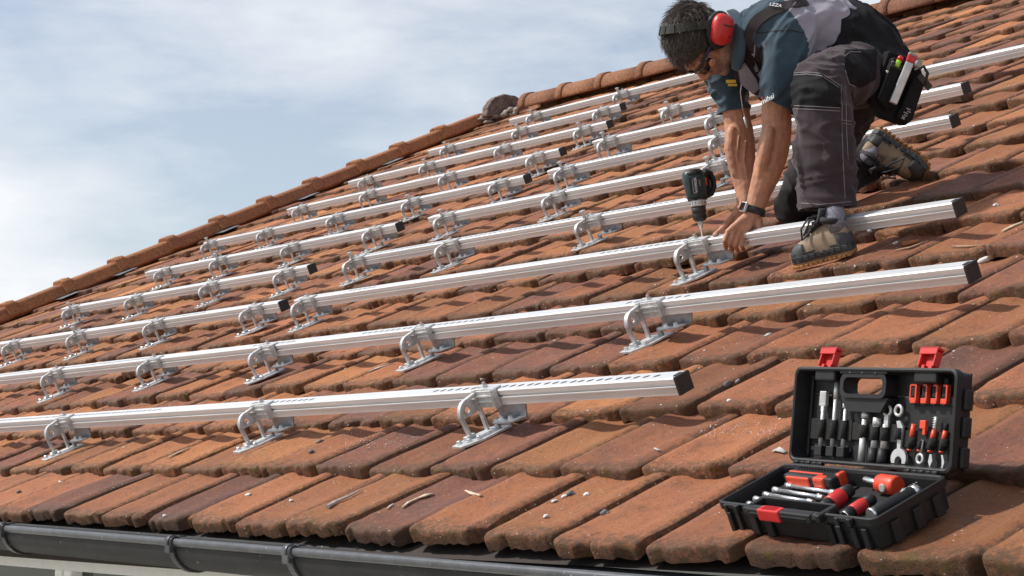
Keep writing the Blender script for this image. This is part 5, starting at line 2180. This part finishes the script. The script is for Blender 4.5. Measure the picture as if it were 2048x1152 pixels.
# latch seats on the front rim
for x_ in (.055, .385):
    mb = MB()
    for d_ in (-.016, .016):
        mb.box(K(x_ + d_, -.004, HB - .007), (.010, .012, .016), cX, cY, cZ, bev=.002)
    mb.box(K(x_, -.003, HB - .003), (.046, .008, .008), cX, cY, cZ, bev=.001)
    mb.build('latch_seat', M['black'], case)
# carrying handle: bar bulging out of the front, red grip in the middle
hx0, hx1 = .105, .325
mb = MB()
mb.tube([K(hx0, .012, HB - .006), K(hx0 + .010, -.008, HB - .004), K(hx0 + .03, -.013, HB - .004), K(hx1 - .03, -.013, HB - .004), K(hx1 - .010, -.008, HB - .004), K(hx1, .012, HB - .006)],
        .0095, 8, flat=(1.0, 1.0), smooth=False)
mb.box(K((hx0 + hx1) / 2, -.012, HB - .003), (hx1 - hx0 - .03, .018, .018), cX, cY, cZ, bev=.003)
for x_ in (hx0 + .004, hx1 - .004):
    mb.box(K(x_, .010, HB - .004), (.014, .050, .016), cX, cY, cZ, bev=.003)
mb.box(K((hx0 + hx1) / 2, .034, HB - .006), (hx1 - hx0, .006, .022), cX, cY, cZ, bev=.002)
hdl = mb.build('handle', M['black'], case)
mb = MB()
mb.box(K(.190, -.0135, HB - .004), (.064, .021, .024), cX, cY, cZ, bev=.003)
for k in range(7):
    mb.box(K(.172 + k * .006, -.0135, HB + .0085), (.002, .014, .002), cX, cY, cZ)
sub('grip', mb, M['red'], hdl)
# lid standing up on its hinges
lean = rad(28)
lY = (cZ * math.cos(lean) + cY * math.sin(lean)).normalized()   # up the open lid
lZ = (cX.cross(lY)).normalized()                                # towards the viewer (opening side)
if lZ.dot(FW) > 0:
    lZ = -lZ
LO = K(.0, cD + .004, HB + .004)
LH = .188
LD = .042
xshift = .004


def Lf(x, y, z):
    """Lid frame: x along hinge, y up, z out of the opening."""
    return LO + cX * (x + xshift) + lY * y + lZ * (z - LD)


mb = MB()
# back shell with a hole for the handle: built from bars around the opening plus rim
hx0_, hx1_, hy0_, hy1_ = .145, .258, .138, .170


def lbox(x0, x1, y0, y1, z0, z1, bev=.002, mi=0):
    mb.box(Lf((x0 + x1) / 2, (y0 + y1) / 2, (z0 + z1) / 2), (x1 - x0, y1 - y0, z1 - z0), cX, lY, lZ, mi, bev)


lbox(.004, cW - .004, .004, hy0_, 0, .005)
lbox(.004, hx0_, hy0_ + .0003, LH - .004, 0, .005)
lbox(hx1_, cW - .004, hy0_ + .0003, LH - .004, 0, .005)
lbox(hx0_ + .0003, hx1_ - .0003, hy1_, LH - .004, 0, .005)
b_ = (0, 0, cW, LH, .016)
n = len(rrect(*b_))
rings = [(inset(*b_, .004), .001), (inset(*b_, .002), LD - .016), (inset(*b_, -.001), LD - .014), (inset(*b_, -.001), LD), (inset(*b_, .003), LD + .0015), (inset(*b_, .006), LD), (inset(*b_, .010), .004)]
vs = [Lf(p[0], p[1], z) for P, z in rings for p in P]
mb.add(vs, [(i * n + j, i * n + (j + 1) % n, (i + 1) * n + (j + 1) % n, (i + 1) * n + j) for i in range(len(rings) - 1) for j in range(n)], 0, False)
# frame round the handle opening, its neck, latch bays
hr = rrect(hx0_, hy0_, hx1_, hy1_, .012)
ho = rrect(hx0_ - .010, hy0_ - .008, hx1_ + .010, hy1_ + .008, .016)
n2 = len(hr)
lv_ = [(ho, .003), (ho, LD - .004), (hr, LD - .004), (hr, .001)]
mb.add([Lf(p[0], p[1], z) for P, z in lv_ for p in P], [(i * n2 + j, i * n2 + (j + 1) % n2, (i + 1) * n2 + (j + 1) % n2, (i + 1) * n2 + j) for i in range(3) for j in range(n2)], 0, False)
lbox(hx0_ - .012, hx1_ + .012, hy1_ + .006, LH - .002, .004, LD - .002, .003)
mb.prism([(hx0_ - .012, hy0_ - .006), (hx0_ + .008, hy0_ - .034), (hx1_ - .008, hy0_ - .034), (hx1_ + .012, hy0_ - .006)], Lf(0, 0, .004), cX, lY, lZ, LD - .014)
for x_ in (.086, .372):
    lbox(x_ - .030, x_ + .030, LH - .026, LH - .003, .004, LD - .004, .004)
for (x0, x1) in ((.014, .022),):
    lbox(x0, x1, .012, LH - .012, .004, .012, .002)
# outside ribs seen past the lid's right edge
for y_ in (.03, .085, .135):
    lbox(cW - .004, cW + .007, y_ - .02, y_ + .018, .004, LD - .018, .003)
for x_ in (.05, .10, .34, .40):
    lbox(x_, x_ + .02, .01, LH - .02, -.006, .002, .002)
for x_ in (.165, .201, .238):
    mb.lathe([(.003, 0), (.003, .0012)], Lf(x_, LH - .008, LD - .0025), lZ, 10, 1)
lid = mb.build('lid', [M['black'], M['slot']], case)
# elastic holders
mb = MB()
for (x0, x1, y0, y1) in ((.026, .150, .047, .088), (.152, .290, .050, .084), (.292, .425, .042, .074), (.310, .430, .122, .140)):
    lbox(x0, x1, y0, y1, .009, .013, .001)
for (x0, x1, y0, y1) in ((.026, .148, .024, .032),):
    lbox(x0, x1, y0, y1, .006, .010, .001)
sub('elastic_strap', mb, M['foam'], lid)
# red latches folded up over the lid's top edge
for x_ in (.086, .372):
    mb = MB()
    lxa = Lf(x_, LH + .002, LD - .018)
    mb.prism([(-.019, 0), (.019, 0), (.022, .034), (-.022, .034)], lxa, cX, (lY * .96 - lZ * .28).normalized(), (lZ * .96 + lY * .28).normalized(), .004)
    up_ = (lY * .96 - lZ * .28).normalized()
    ou_ = (lZ * .96 + lY * .28).normalized()
    for s_ in (-1, 1):
        mb.box(lxa + cX * (.0195 * s_) + up_ * .014 + ou_ * .008, (.004, .030, .016), cX, up_, ou_, bev=.001)
    mb.box(lxa + up_ * .034 + ou_ * .009, (.048, .006, .018), cX, up_, ou_, bev=.002)
    mb.box(lxa + up_ * .029 + ou_ * .016, (.046, .014, .004), cX, up_, ou_, bev=.001)
    for s_ in (-1, 1):
        mb.box(lxa + cX * (.010 * s_) - up_ * .002 + ou_ * .006, (.008, .010, .012), cX, up_, ou_, bev=.001)
    mb.build('latch', M['red'], case)
for x0 in (.022, .345):
    mb = MB()
    for k in range(5):
        a_ = K(x0 + k * .018, cD + .004, HB + .002)
        mb.tube([a_, a_ + cX * .016], .0042 if k % 2 == 0 else .0034, 10)
    mb.box(K(x0 + .043, cD + .001, HB - .001), (.09, .010, .004), cX, cY, cZ)
    mb.build('hinge', M['black'], case)

M['satin'] = mat('satin_chrome', (.62, .62, .61), .42, .55, .12, 60)
# ------------------------------------------------------------------ tools strapped into the lid
GL = 'hand tools strapped inside the case lid'
GBs = 'tools lying in the case base'
ZT = .017


def lt(x, y, z=ZT):
    return Lf(x * 1.235, y * 1.10, z)


def rod(mb, x0, y0, x1, y1, r, z=ZT, n=12):
    mb.tube([lt(x0, y0, z), lt(x1, y1, z)], r, n)


def tool(name, lab, cat, x, y, group=GL):
    return empty(name, lt(x, y), lab, cat, group)


# three long shafts on the left with black square feet
for x_, y1, top, lab in ((.052, .128, 'flat', 'steel bar with a broad flat head, leftmost tool in the lid'),
                         (.081, .142, 'plain', 'plain round steel rod, second tool from the left in the lid'),
                         (.107, .126, 'socket', 'steel extension with a swivel socket head, third tool from the left in lid')):
    t = tool('extension_bar', lab, 'tool bar', x_, .02)
    dx_ = .001
    mb = MB()
    rod(mb, x_, .030, x_ + dx_, y1 - .022, .0042)
    mb.build('shaft', M['satin'], t)
    mb = MB()
    if top == 'flat':
        mb.box(lt(x_ + dx_, y1 - .012, ZT), (.019, .030, .009), cX, lY, lZ, 0, .0015)
        mb.box(lt(x_ + dx_, y1 - .030, ZT), (.010, .012, .007), cX, lY, lZ, 0, .001)
        for k in range(4):
            mb.box(lt(x_ + dx_, y1 - .004 - k * .0042, ZT + .0048), (.013, .0012, .001), cX, lY, lZ)
    elif top == 'plain':
        rod(mb, x_ + dx_, y1 - .026, x_ + dx_, y1 + .004, .0052)
    else:
        rod(mb, x_ + dx_ - .001, y1 - .014, x_ + dx_ + .001, y1 + .004, .0075)
        rod(mb, x_ + dx_ - .002, y1 - .026, x_ + dx_ - .001, y1 - .016, .0058)
    mb.build('head', M['steel'], t)
    mb = MB()
    mb.box(lt(x_, .022, ZT - .002), (.022, .020, .018), cX, lY, lZ, 0, .0015)
    mb.build('foot_block', M['black'], t)
# sockets and handled drivers in the middle
t = tool('ratchet_handle', 'steel ratchet with a small round head, fourth tool along the lid', 'ratchet', .155, .05)
mb = MB()
rod(mb, .153, .008, .154, .058, .0068)
rod(mb, .154, .058, .155, .083, .0058)
mb.build('shaft', M['satin'], t)
mb = MB()
rod(mb, .155, .084, .155, .096, .0075)
mb.ell(lt(.155, .101, ZT), (.010, .0045, .007), cX, lY, lZ, 14, 8)
mb.build('head', M['satin'], t)
for x_, lab in ((.180, 'steel socket driver with a plain barrel top and black grip in the lid'), (.202, 'steel driver with a ring spanner top and black grip in the lid')):
    t = tool('socket_driver', lab, 'driver', x_, .02)
    mb = MB()
    rod(mb, x_, .030, x_ + .003, .075, .0066)
    if x_ < .19:
        rod(mb, x_ + .003, .072, x_ + .004, .086, .0085)
    mb.build('shaft', M['satin'], t)
    mb = MB()
    mb.tube([lt(x_ - .002, .004), lt(x_ - .001, .014), lt(x_, .033)], [.0100, .0105, .0098], 14)
    mb.build('grip', M['black'], t)
    if x_ > .19:
        mb = MB()
        mb.box(lt(x_ + .004, .080), (.012, .022, .006), cX, lY, lZ, 0, .001)
        ring = [lt(x_ + .004 + .0075 * math.cos(2 * math.pi * j / 20), .099 + .0085 * math.sin(2 * math.pi * j / 20)) for j in range(20)]
        mb.tube(ring, .0034, 8, closed=True)
        mb.build('ring_head', M['steel'], t)
t = tool('spanner', 'grey combination spanner with ring top and open crescent jaw in the lid', 'spanner', .235, .04)
mb = MB()
ring = [lt(.231 + .0075 * math.cos(2 * math.pi * j / 20), .100 + .0085 * math.sin(2 * math.pi * j / 20)) for j in range(20)]
mb.tube(ring, .0034, 8, closed=True)
mb.build('ring_head', M['steel'], t)
mb = MB()
mb.prism([(.283, .090), (.292, .091), (.301, .080), (.298, .036), (.290, .036), (.286, .080)], lt(0, 0, ZT - .003), cX, lY, lZ, .005)
mb.build('shank', M['steel'], t)
mb = MB()
jaw = []
for i in range(15):
    a = rad(-30 + 240 * i / 14)
    jaw.append((.296 + .021 * math.cos(a), .020 + .019 * math.sin(a)))
for i in range(15):
    a = rad(-18 + 216 * (14 - i) / 14)
    jaw.append((.296 + .010 * math.cos(a), .014 + .010 * math.sin(a)))
mb.prism(jaw, lt(0, 0, ZT - .003), cX, lY, lZ, .006)
mb.build('open_jaw', M['steel'], t)
# four small tools with red grips at the right
specs = [(.266, 'short driver with a plain red grip, lower right row of the lid', 'red', None), (.288, 'small ring spanner with a red tab, second of the lower right row', 'tab', 'ring'),
         (.311, 'driver with a threaded shank over its red grip in the lid', 'thread', 'blade'), (.335, 'hook pick with a black top, rightmost of the lower row', 'pick', 'hook')]
for x_, lab, kind_, tip_ in specs:
    t = tool('small_driver', lab, 'driver', x_, .02)
    mb = MB()
    if kind_ == 'tab':
        mb.box(lt(x_, .078), (.016, .016, .007), cX, lY, lZ, 0, .0015)
        mb.box(lt(x_ + .003, .067), (.007, .014, .006), cX, lY, lZ, 0, .001)
    else:
        rod(mb, x_ - .003, .050, x_ + .001, .070 if kind_ != 'red' else .078, .0052)
    mb.build('grip', M['redorange'], t)
    mb = MB()
    mb.ell(lt(x_ - .005, .034), (.0062, .003, .006), cX, lY, lZ, 10, 6)
    mb.build('grip_ring', M['redorange'], t)
    mb = MB()
    rod(mb, x_ - .005, .036, x_ - .003, .052, .0062)
    if kind_ == 'pick':
        rod(mb, x_ + .001, .070, x_ + .001, .082, .0048)
    mb.build('sleeve', M['foam'], t)
    if tip_:
        mb = MB()
        if kind_ == 'thread':
            rod(mb, x_ + .001, .070, x_ + .003, .092, .0035)
            for k in range(5):
                rod(mb, x_ + .001, .0735 + k * .004, x_ + .001, .0748 + k * .004, .0046)
            mb.build('threaded_shank', M['steel'], t)
            mb = MB()
        if tip_ == 'ring':
            rod(mb, x_ - .002, .030, x_, .052, .0030)
            ring = [lt(x_ - .003 + .0065 * math.cos(2 * math.pi * j / 18), .020 + .0075 * math.sin(2 * math.pi * j / 18)) for j in range(18)]
            mb.tube(ring, .0030, 8, closed=True)
        elif tip_ == 'blade':
            mb.prism([(-.006, .032), (-.001, .032), (.002, .020), (-.004, .008), (-.009, .018)], lt(x_, 0, ZT - .001), cX, lY, lZ, .0025)
        else:
            mb.prism([(-.006, .032), (-.001, .032), (.004, .018), (-.001, .006), (-.007, .003), (-.002, .012), (-.003, .022)], lt(x_, 0, ZT - .001), cX, lY, lZ, .0025)
        mb.build('blade', M['steel'], t)
# four red clips
CL = ['leftmost', 'second', 'third', 'rightmost']
for k, x_ in enumerate((.264, .287, .309, .330)):
    t = tool('clip_block', ('wide red clip with a framed black window, leftmost of the upper four in lid' if k == 0 else CL[k] + ' of the four red hooked clips along the lid top'), 'clip', x_, .13)
    mb = MB()
    mb.box(lt(x_, .118), (.015, .010, .010), cX, lY, lZ, 0, .001)
    mb.box(lt(x_ + .0055, .131), (.0042, .030, .010), cX, lY, lZ, 0, .001)
    if k == 0:
        mb.box(lt(x_ - .0065, .131), (.0035, .030, .010), cX, lY, lZ, 0, .001)
        mb.box(lt(x_, .1445), (.016, .004, .010), cX, lY, lZ, 0, .001)
    else:
        mb.box(lt(x_ + .002, .1445), (.011, .004, .010), cX, lY, lZ, 0, .001)
    mb.build('jaw', M['redorange'], t)
    mb = MB()
    mb.box(lt(x_ - .001, .134, ZT - .001), (.010, .020, .008), cX, lY, lZ, 0, .001)
    if k == 3:
        mb.box(lt(x_ + .001, .152, ZT - .001), (.009, .012, .007), cX, lY, lZ, 0, .001)
    mb.build('insert', M['foam'], t)

# each holder's loops pass over the tools
for x_, r_, y0, y1 in ((.052, .0055, .045, .078), (.081, .0058, .045, .078), (.107, .0055, .045, .078), (.154, .0078, .050, .072), (.181, .0078, .046, .070),
                       (.203, .0078, .046, .070), (.235, .008, .050, .070), (.266, .0066, .042, .056), (.311, .0066, .042, .056), (.335, .0066, .042, .056)):
    mb = MB()
    P_ = [lt(x_, 0, ZT) + cX * (math.cos(rad(a_)) * (r_ + .0012)) + lZ * (math.sin(rad(a_)) * (r_ + .0012)) - lY * 0 for a_ in range(-20, 201, 20)]
    A_ = [p + lY * (y0 * 1.1) for p in P_]
    B2 = [p + lY * (y1 * 1.1) for p in P_]
    k_ = len(P_)
    mb.add(A_ + B2, [(i, i + 1, k_ + i + 1, k_ + i) for i in range(k_ - 1)], 0, True)
    lp = sub('strap_loop', mb, M['foam'], lid)
    sd = lp.modifiers.new('solid', 'SOLIDIFY')
    sd.thickness = .0012

# ------------------------------------------------------------------ tools in the base
def bt(x, y, z=.036):
    return K(x, y, z + .006)


def bxy(px, py, z=.045):
    d = FW + RT * ((px - 1024) / F_PX) - UP * ((py - 576) / F_PX)
    p = d * ((K(0, 0, z) - EYE).dot(cZ) / d.dot(cZ)) + EYE - O
    return p.dot(cX), p.dot(cY)


# four double-ended bars on the left
for k in range(5):
    y_ = .128 - k * .0225
    x0 = (.075, .062, .058, .055, .060)[k]
    labs = ['steel bar nearest the red level in the case base, topmost of the left stack', 'second chrome bar down in the left of the case base',
            'third chrome bar down in the left of the case base', 'fourth chrome bar down, beside the red carrying grip', 'lowest chrome bar, mostly hidden behind the case handle']
    t = empty('socket_bar', bt(x0, y_), labs[k], 'tool bar', GBs)
    mb = MB()
    mb.tube([bt(x0, y_ + .003), bt(x0 + .130, y_ - .006)], .0044, 12)
    mb.build('shaft', M['chrome'], t)
    for e, (xx, yy) in enumerate(((x0 - .008, y_ + .0037), (x0 + .137, y_ - .0066))):
        mb = MB()
        dxx = (bt(x0 + .130, y_ - .006) - bt(x0, y_ + .003)).normalized()
        p = bt(xx, yy)
        mb.tube([p - dxx * .010, p - dxx * .002, p + dxx * .002, p + dxx * .009], [.0062, .0062, .0048, .0058], 12)
        mb.build('end', M['steel'] if (k + e) % 2 else M['chrome'], t)
# red and black level / caulking body at the back
t = empty('stud_finder', bt(.16, .15), 'red and black box-shaped tool at the back left of the case base', 'tool', GBs)
dX = (cX * .995 - cY * .02).normalized()
dY = cZ.cross(dX)
c_ = bt(bxy(1632, 962)[0], min(bxy(1632, 962)[1], .155), .044)
mb = MB()
mb.box(c_, (.150, .040, .026), dX, dY, cZ, bev=.006)
for k in range(13):
    for j in range(2):
        mb.box(c_ + dX * (-.058 + k * .009) + dY * (.010 + j * .007) + cZ * .0125, (.004, .004, .004), dX, dY, cZ)
mb.build('body', M['black'], t)
mb = MB()
mb.box(c_ + dX * -.028 - dY * .0175 - cZ * .001, (.072, .010, .024), dX, dY, cZ, bev=.003)
mb.box(c_ + dX * -.018 - dY * .002 + cZ * .0115, (.105, .006, .006), dX, dY, cZ, bev=.002)
mb.box(c_ + dX * .038 - dY * .014 + cZ * .0005, (.034, .020, .0275), dX, dY, cZ, bev=.005)
mb.box(c_ + dX * .071 + dY * .010 + cZ * .001, (.014, .022, .028), dX, dY, cZ, bev=.005)
mb.build('red_shell', M['redorange'], t)
# orange-red knife with a steel blade
kx, ky = bxy(1797, 966)
kx -= .333
ky = min(ky, .156) - .149
t = empty('utility_knife', bt(.33 + kx, .15 + ky), 'orange handled tool with a blunt steel blade at the back right of the case', 'knife', GBs)
mb = MB()
mb.tube([bt(.306 + kx, .150 + ky, .046), bt(.312 + kx, .150 + ky, .046), bt(.352 + kx, .147 + ky, .046), bt(.360 + kx, .147 + ky, .046)], [.0165, .0185, .0185, .0165], 20)
hd = mb.build('handle', M['redorange'], t)
mb = MB()
mb.lathe([(.0085, 0), (.0085, .003), (.006, .004)], bt(.338 + kx, .1295 + ky, .048), (-cY + cZ * .3).normalized(), 14)
sub('button', mb, M['grey'], hd)
mb = MB()
mb.tube([bt(.258 + kx, .156 + ky, .048), bt(.262 + kx, .156 + ky, .049), bt(.285 + kx, .154 + ky, .047), bt(.308 + kx, .150 + ky, .046)], [.004, .0070, .0070, .0070], 12, flat=(.8, 1))
mb.build('blade', M['chrome'], t)
# two torches with red collars and the long torque handle
for k, (xa, ya, xb, yb, lab) in enumerate(((*bxy(1655, 1016), *bxy(1702, 984), 'wide red collared black torch beside the carrying handle'), (*bxy(1700, 1030), *bxy(1748, 1002), 'smaller red collared black torch next to the long handle'))):
    t = empty('torch', bt(xa, ya), lab, 'torch', GBs)
    a_, b2 = bt(xa, ya, .042), bt(xb, yb, .044)
    d_ = (b2 - a_).normalized()
    rr = .0155 if k == 0 else .0125
    L_ = (b2 - a_).length
    mb = MB()
    mb.tube([a_ + d_ * (L_ * .12), a_ + d_ * (L_ * .15), a_ + d_ * (L_ * .60), a_ + d_ * (L_ * .64)], [rr * .93, rr * 1.05, rr * 1.05, rr * .96], 18)
    mb.build('collar', M['red'], t)
    mb = MB()
    mb.tube([a_ - d_ * .012, a_ - d_ * .008, a_ + d_ * (L_ * .14)], [rr * .8, rr * .95, rr * .95], 18)
    mb.tube([a_ + d_ * (L_ * .62), a_ + d_ * (L_ * .9), a_ + d_ * L_], [rr, rr * .85, rr * .8], 18)
    mb.build('barrel', M['black'], t)
    if k == 1:
        mb = MB()
        ring = [a_ - d_ * .011 + cZ.cross(d_) * (rr * .72 * math.cos(2 * math.pi * j / 18)) + cZ * (rr * .72 * math.sin(2 * math.pi * j / 18)) for j in range(18)]
        mb.tube(ring, .0018, 6, closed=True)
        mb.build('lens_rim', M['chrome'], t)
t = empty('torque_wrench', bt(.39, .03), 'long black cylindrical wrench handle with silver ends along the case right side', 'wrench', GBs)
(xa, ya), (xb, yb) = bxy(1748, 1033, .05), bxy(1838, 984, .05)
a_, b2 = bt(xa, ya, .048), bt(xb, yb, .048)
d_ = (b2 - a_).normalized()
mb = MB()
mb.tube([a_, a_ + d_ * .004, b2 - d_ * .02, b2 - d_ * .012], [.0125, .0135, .0135, .011], 20)
for k in range(8):
    mb.box(a_ + d_ * (.03 + k * .011) + cZ * .0132, (.004, .003, .0012), cX, d_, cZ)
mb.build('tube', M['black'], t)
mb = MB()
mb.tube([a_ - d_ * .006, a_ - d_ * .001], [.0135, .0145], 20)
mb.build('ferrule', M['chrome'], t)
mb = MB()
mb.tube([b2 - d_ * .014, b2 - d_ * .002], [.0135, .0125], 20)
mb.build('ferrule', M['chrome'], t)
mb = MB()
mb.tube([a_ + d_ * .072 + cZ * .012, a_ + d_ * .072 + cZ * .0145], [.003, .0026], 10)
mb.build('button', M['chrome'], t)
mb = MB()
mb.tube([b2 - d_ * .03 + cZ * .012, b2 - d_ * .03 + cZ * .016], [.004, .0035], 10)
mb.build('button', M['chrome'], t)
mb = MB()
for k in range(6):
    mb.box(a_ + d_ * (.080 + k * .006) + cZ * .0130 + cX * -.003, (.004, .0018, .0012), cX, d_, cZ)
mb.build('scale_print', M['grey'], t)
# ================================================================== loose bits on the tiles
DR = random.Random(21)
SURF = roof_bvh


def drop(x, y):
    """Where the view ray through (x, y) meets the tiles: a point lying on the real surface, with its normal."""
    d = (I(x, y, 1) - EYE).normalized()
    h = SURF.ray_cast(EYE, d)
    if h[0] is None:
        return None, None
    n_ = h[1] if h[1].dot(DN) > 0 else -h[1]
    return h[0], (n_ + DN).normalized()


M['chip_white'] = mat('pale_chip', (.62, .60, .57), .85, 0, .25, 80)
M['chip_grey'] = mat('grey_stone', (.13, .125, .125), .7, 0, .4, 60, .4, 200)
M['chip_pale'] = mat('pale_stone', (.42, .40, .38), .8, 0, .3, 60, .4, 200)
M['bark'] = mat('pale_bark', (.52, .41, .29), .85, 0, .3, 60, .5, 160)
M['twig'] = mat('dry_twig', (.26, .17, .10), .85, 0, .35, 60, .5, 160)
M['shard'] = mat('clay_shard', (.42, .15, .055), .85, 0, .25, 40, .6, 160)


def pebble(mb, p, n_, r, mi=0):
    t1 = n_.orthogonal().normalized()
    t1 = (t1 * DR.uniform(-1, 1) + n_.cross(t1) * DR.uniform(-1, 1)).normalized()
    t2 = n_.cross(t1)
    k = len(mb.v)
    a, b_, c = r * DR.uniform(.8, 1.4), r * DR.uniform(.6, 1.0), r * DR.uniform(.4, .7)
    mb.ell(p + n_ * c * .6, (a, b_, c), t1, t2, n_, 7, 5, mi)
    for i in range(k, len(mb.v)):
        q = V(mb.v[i])
        mb.v[i] = tuple(q + V((mnoise.noise(q * 90), mnoise.noise(q * 90 + V((7, 0, 0))), mnoise.noise(q * 90 + V((0, 7, 0))))) * r * .35)


# fine crumbs: nobody could count them
mb = MB()
cl_pts = [(740, 882, 38, 9, 200), (1490, 862, 55, 8, 150), (1690, 530, 45, 10, 60), (1250, 690, 120, 25, 40), (1480, 545, 90, 14, 120), (640, 880, 60, 14, 30), (1920, 510, 90, 40, 60), (1060, 545, 60, 12, 30)]
pts_ = []
for cx_, cy_, sx_, sy_, cnt_ in cl_pts:
    for _ in range(cnt_):
        pts_.append((DR.gauss(cx_, sx_), DR.gauss(cy_, sy_), 1))
for _ in range(2000):
    u, v = DR.uniform(-8.5, -1.6), DR.uniform(2.3, 6.2)
    p = W(u, v, .3) - EYE
    xx, yy = 1024 + F_PX * p.dot(RT) / p.dot(FW), 576 - F_PX * p.dot(UP) / p.dot(FW)
    pts_.append((xx, yy + DR.uniform(-20, 60), 0))
for xx, yy, fine in pts_:
    p, n_ = drop(xx, yy)
    if p is None or (p - EYE).length > 11:
        continue
    r = DR.uniform(.0006, .0019) if fine else DR.choice([DR.uniform(.0012, .0024)] * 4 + [DR.uniform(.0025, .0042)])
    pebble(mb, p, n_, r, DR.choice([0, 0, 0, 1, 1, 2]))
tag(mb.build('debris', [M['chip_white'], M['chip_grey'], M['chip_pale']]), kind='stuff')

STONES = [
    (640, 885, .011, 'chip_grey', 'grey pebble on the third course left of the dusty white patch'),
    (622, 905, .010, 'chip_grey', 'dark flat pebble below the grey pebble, left of the dusty patch'),
    (38, 985, .010, 'chip_grey', 'round dark pebble near the left edge of the lowest course'),
    (1210, 1028, .010, 'chip_grey', 'blue grey pebble on the lowest course left of the tool case'),
    (1140, 990, .011, 'chip_grey', 'dark pebble in the small row of white chips on the lowest course'),
    (1128, 994, .007, 'chip_white', 'white chip just left of the dark pebble on the lowest course'),
    (1174, 990, .007, 'chip_white', 'white chip just right of the dark pebble on the lowest course'),
    (1108, 1004, .008, 'chip_white', 'white chip below the row of chips on the lowest course'),
    (1092, 1035, .008, 'chip_white', 'single white chip in the middle of a lowest course tile'),
    (1456, 770, .013, 'chip_grey', 'cracked dark pebble right of the nearest rail end'),
    (1474, 765, .008, 'chip_pale', 'pale pebble beside the cracked dark pebble near the rail end'),
    (1458, 803, .007, 'chip_white', 'white chip on the tile nose below the cracked pebble'),
    (1536, 672, .009, 'chip_pale', 'pale pebble between the tool case and the rail above it'),
    (1970, 524, .016, 'chip_white', 'large white stone right of the second rail end'),
    (1738, 464, .009, 'chip_white', 'white chip on the tile right of the front boot'),
    (1992, 412, .010, 'chip_white', 'white oval stone near the right edge level with the boot'),
    (1790, 488, .009, 'chip_white', 'white chip left of the orange clay shard'),
    (965, 760, .008, 'chip_pale', 'pale chip behind the nearest rail'),
    (582, 1003, .007, 'chip_white', 'white chip on the lowest course near the long twig'),
    (496, 990, .008, 'chip_white', 'white angular chip on the lowest course below the broken edge'),
    (120, 965, .007, 'chip_white', 'small white chip at far left of the lowest course'),
    (330, 1033, .007, 'chip_white', 'white chip above the first gutter bracket'),
]
for x_, y_, r_, mt_, lab in STONES:
    p, n_ = drop(x_, y_)
    if p is None:
        continue
    mb = MB()
    pebble(mb, p, n_, r_)
    pebble(mb, p + n_.orthogonal().normalized() * r_ * .5, n_, r_ * .7)
    tag(mb.build('pebble' if 'pebble' in lab else 'stone_chip', M[mt_]), lab, 'stone', 'loose stones and chips on the tiles')


def stick(name, pts, rad_, mt_, lab, cat, flat=(1, 1), lift=.003):
    P = []
    for x_, y_ in pts:
        p, n_ = drop(x_, y_)
        if p is None:
            return
        P.append(p + n_ * (lift + max(rad_) * flat[0] * .5))
    mb = MB()
    mb.tube(P, rad_, 8, flat=flat, upv=DN)
    tag(mb.build(name, M[mt_]), lab, cat, 'twigs and bark on the tiles')


stick('bark_strip', [(805, 1018), (818, 1008), (835, 1000), (852, 994), (868, 990)], [.003, .006, .004, .009, .004], 'bark', 'curled pale bark strip on the lowest course', 'bark', (.4, 1))
stick('twig', [(656, 1018), (672, 1008), (700, 996), (724, 983)], [.006, .0045, .0028, .0018], 'chip_pale', 'long pale twig with a thick end on the lowest course', 'twig')
stick('wood_chip', [(932, 984), (945, 990), (962, 994)], [.003, .0055, .004], 'bark', 'short pale wood chip right of the curled bark strip', 'wood chip', (.5, 1))
stick('wood_chip', [(338, 916), (356, 908), (380, 897)], [.003, .006, .003], 'bark', 'pale wood splinter lying along the second course at left', 'wood chip', (.5, 1))
stick('wood_chip', [(738, 745), (756, 738), (788, 728)], [.003, .007, .002], 'chip_pale', 'grey feathered splinter between the first and second rails', 'wood chip', (.4, 1))
stick('wood_chip', [(775, 1020), (782, 1014), (788, 1010)], [.002, .004, .002], 'chip_pale', 'tiny pale splinter just left of the curled bark strip', 'wood chip', (.5, 1))
stick('clay_shard', [(1806, 492), (1822, 490), (1838, 486)], [.012, .013, .008], 'shard', 'bright orange clay shard under a tile edge right of the boot', 'shard', (.6, 1))
stick('wood_chip', [(1790, 503), (1820, 498), (1858, 484)], [.002, .007, .002], 'twig', 'brown curved splinter just below the orange clay shard', 'wood chip', (.5, 1))
stick('twig', [(1905, 496), (1935, 496), (1968, 494)], [.003, .004, .002], 'twig', 'dark brown twig lying right of the orange clay shard', 'twig')
stick('wood_chip', [(2005, 466), (2025, 456), (2046, 448)], [.006, .008, .008], 'bark', 'tan splinter at the right edge above the brown twig', 'wood chip', (.5, 1))
stick('slate_flake', [(1546, 906), (1556, 902), (1572, 908)], [.004, .012, .005], 'chip_pale', 'pale grey flake just left of the open tool case', 'flake', (.25, 1))
stick('twig', [(1310, 900), (1316, 903), (1322, 904)], [.002, .0028, .002], 'chip_pale', 'very short pale twig left of the tool case lid', 'twig')
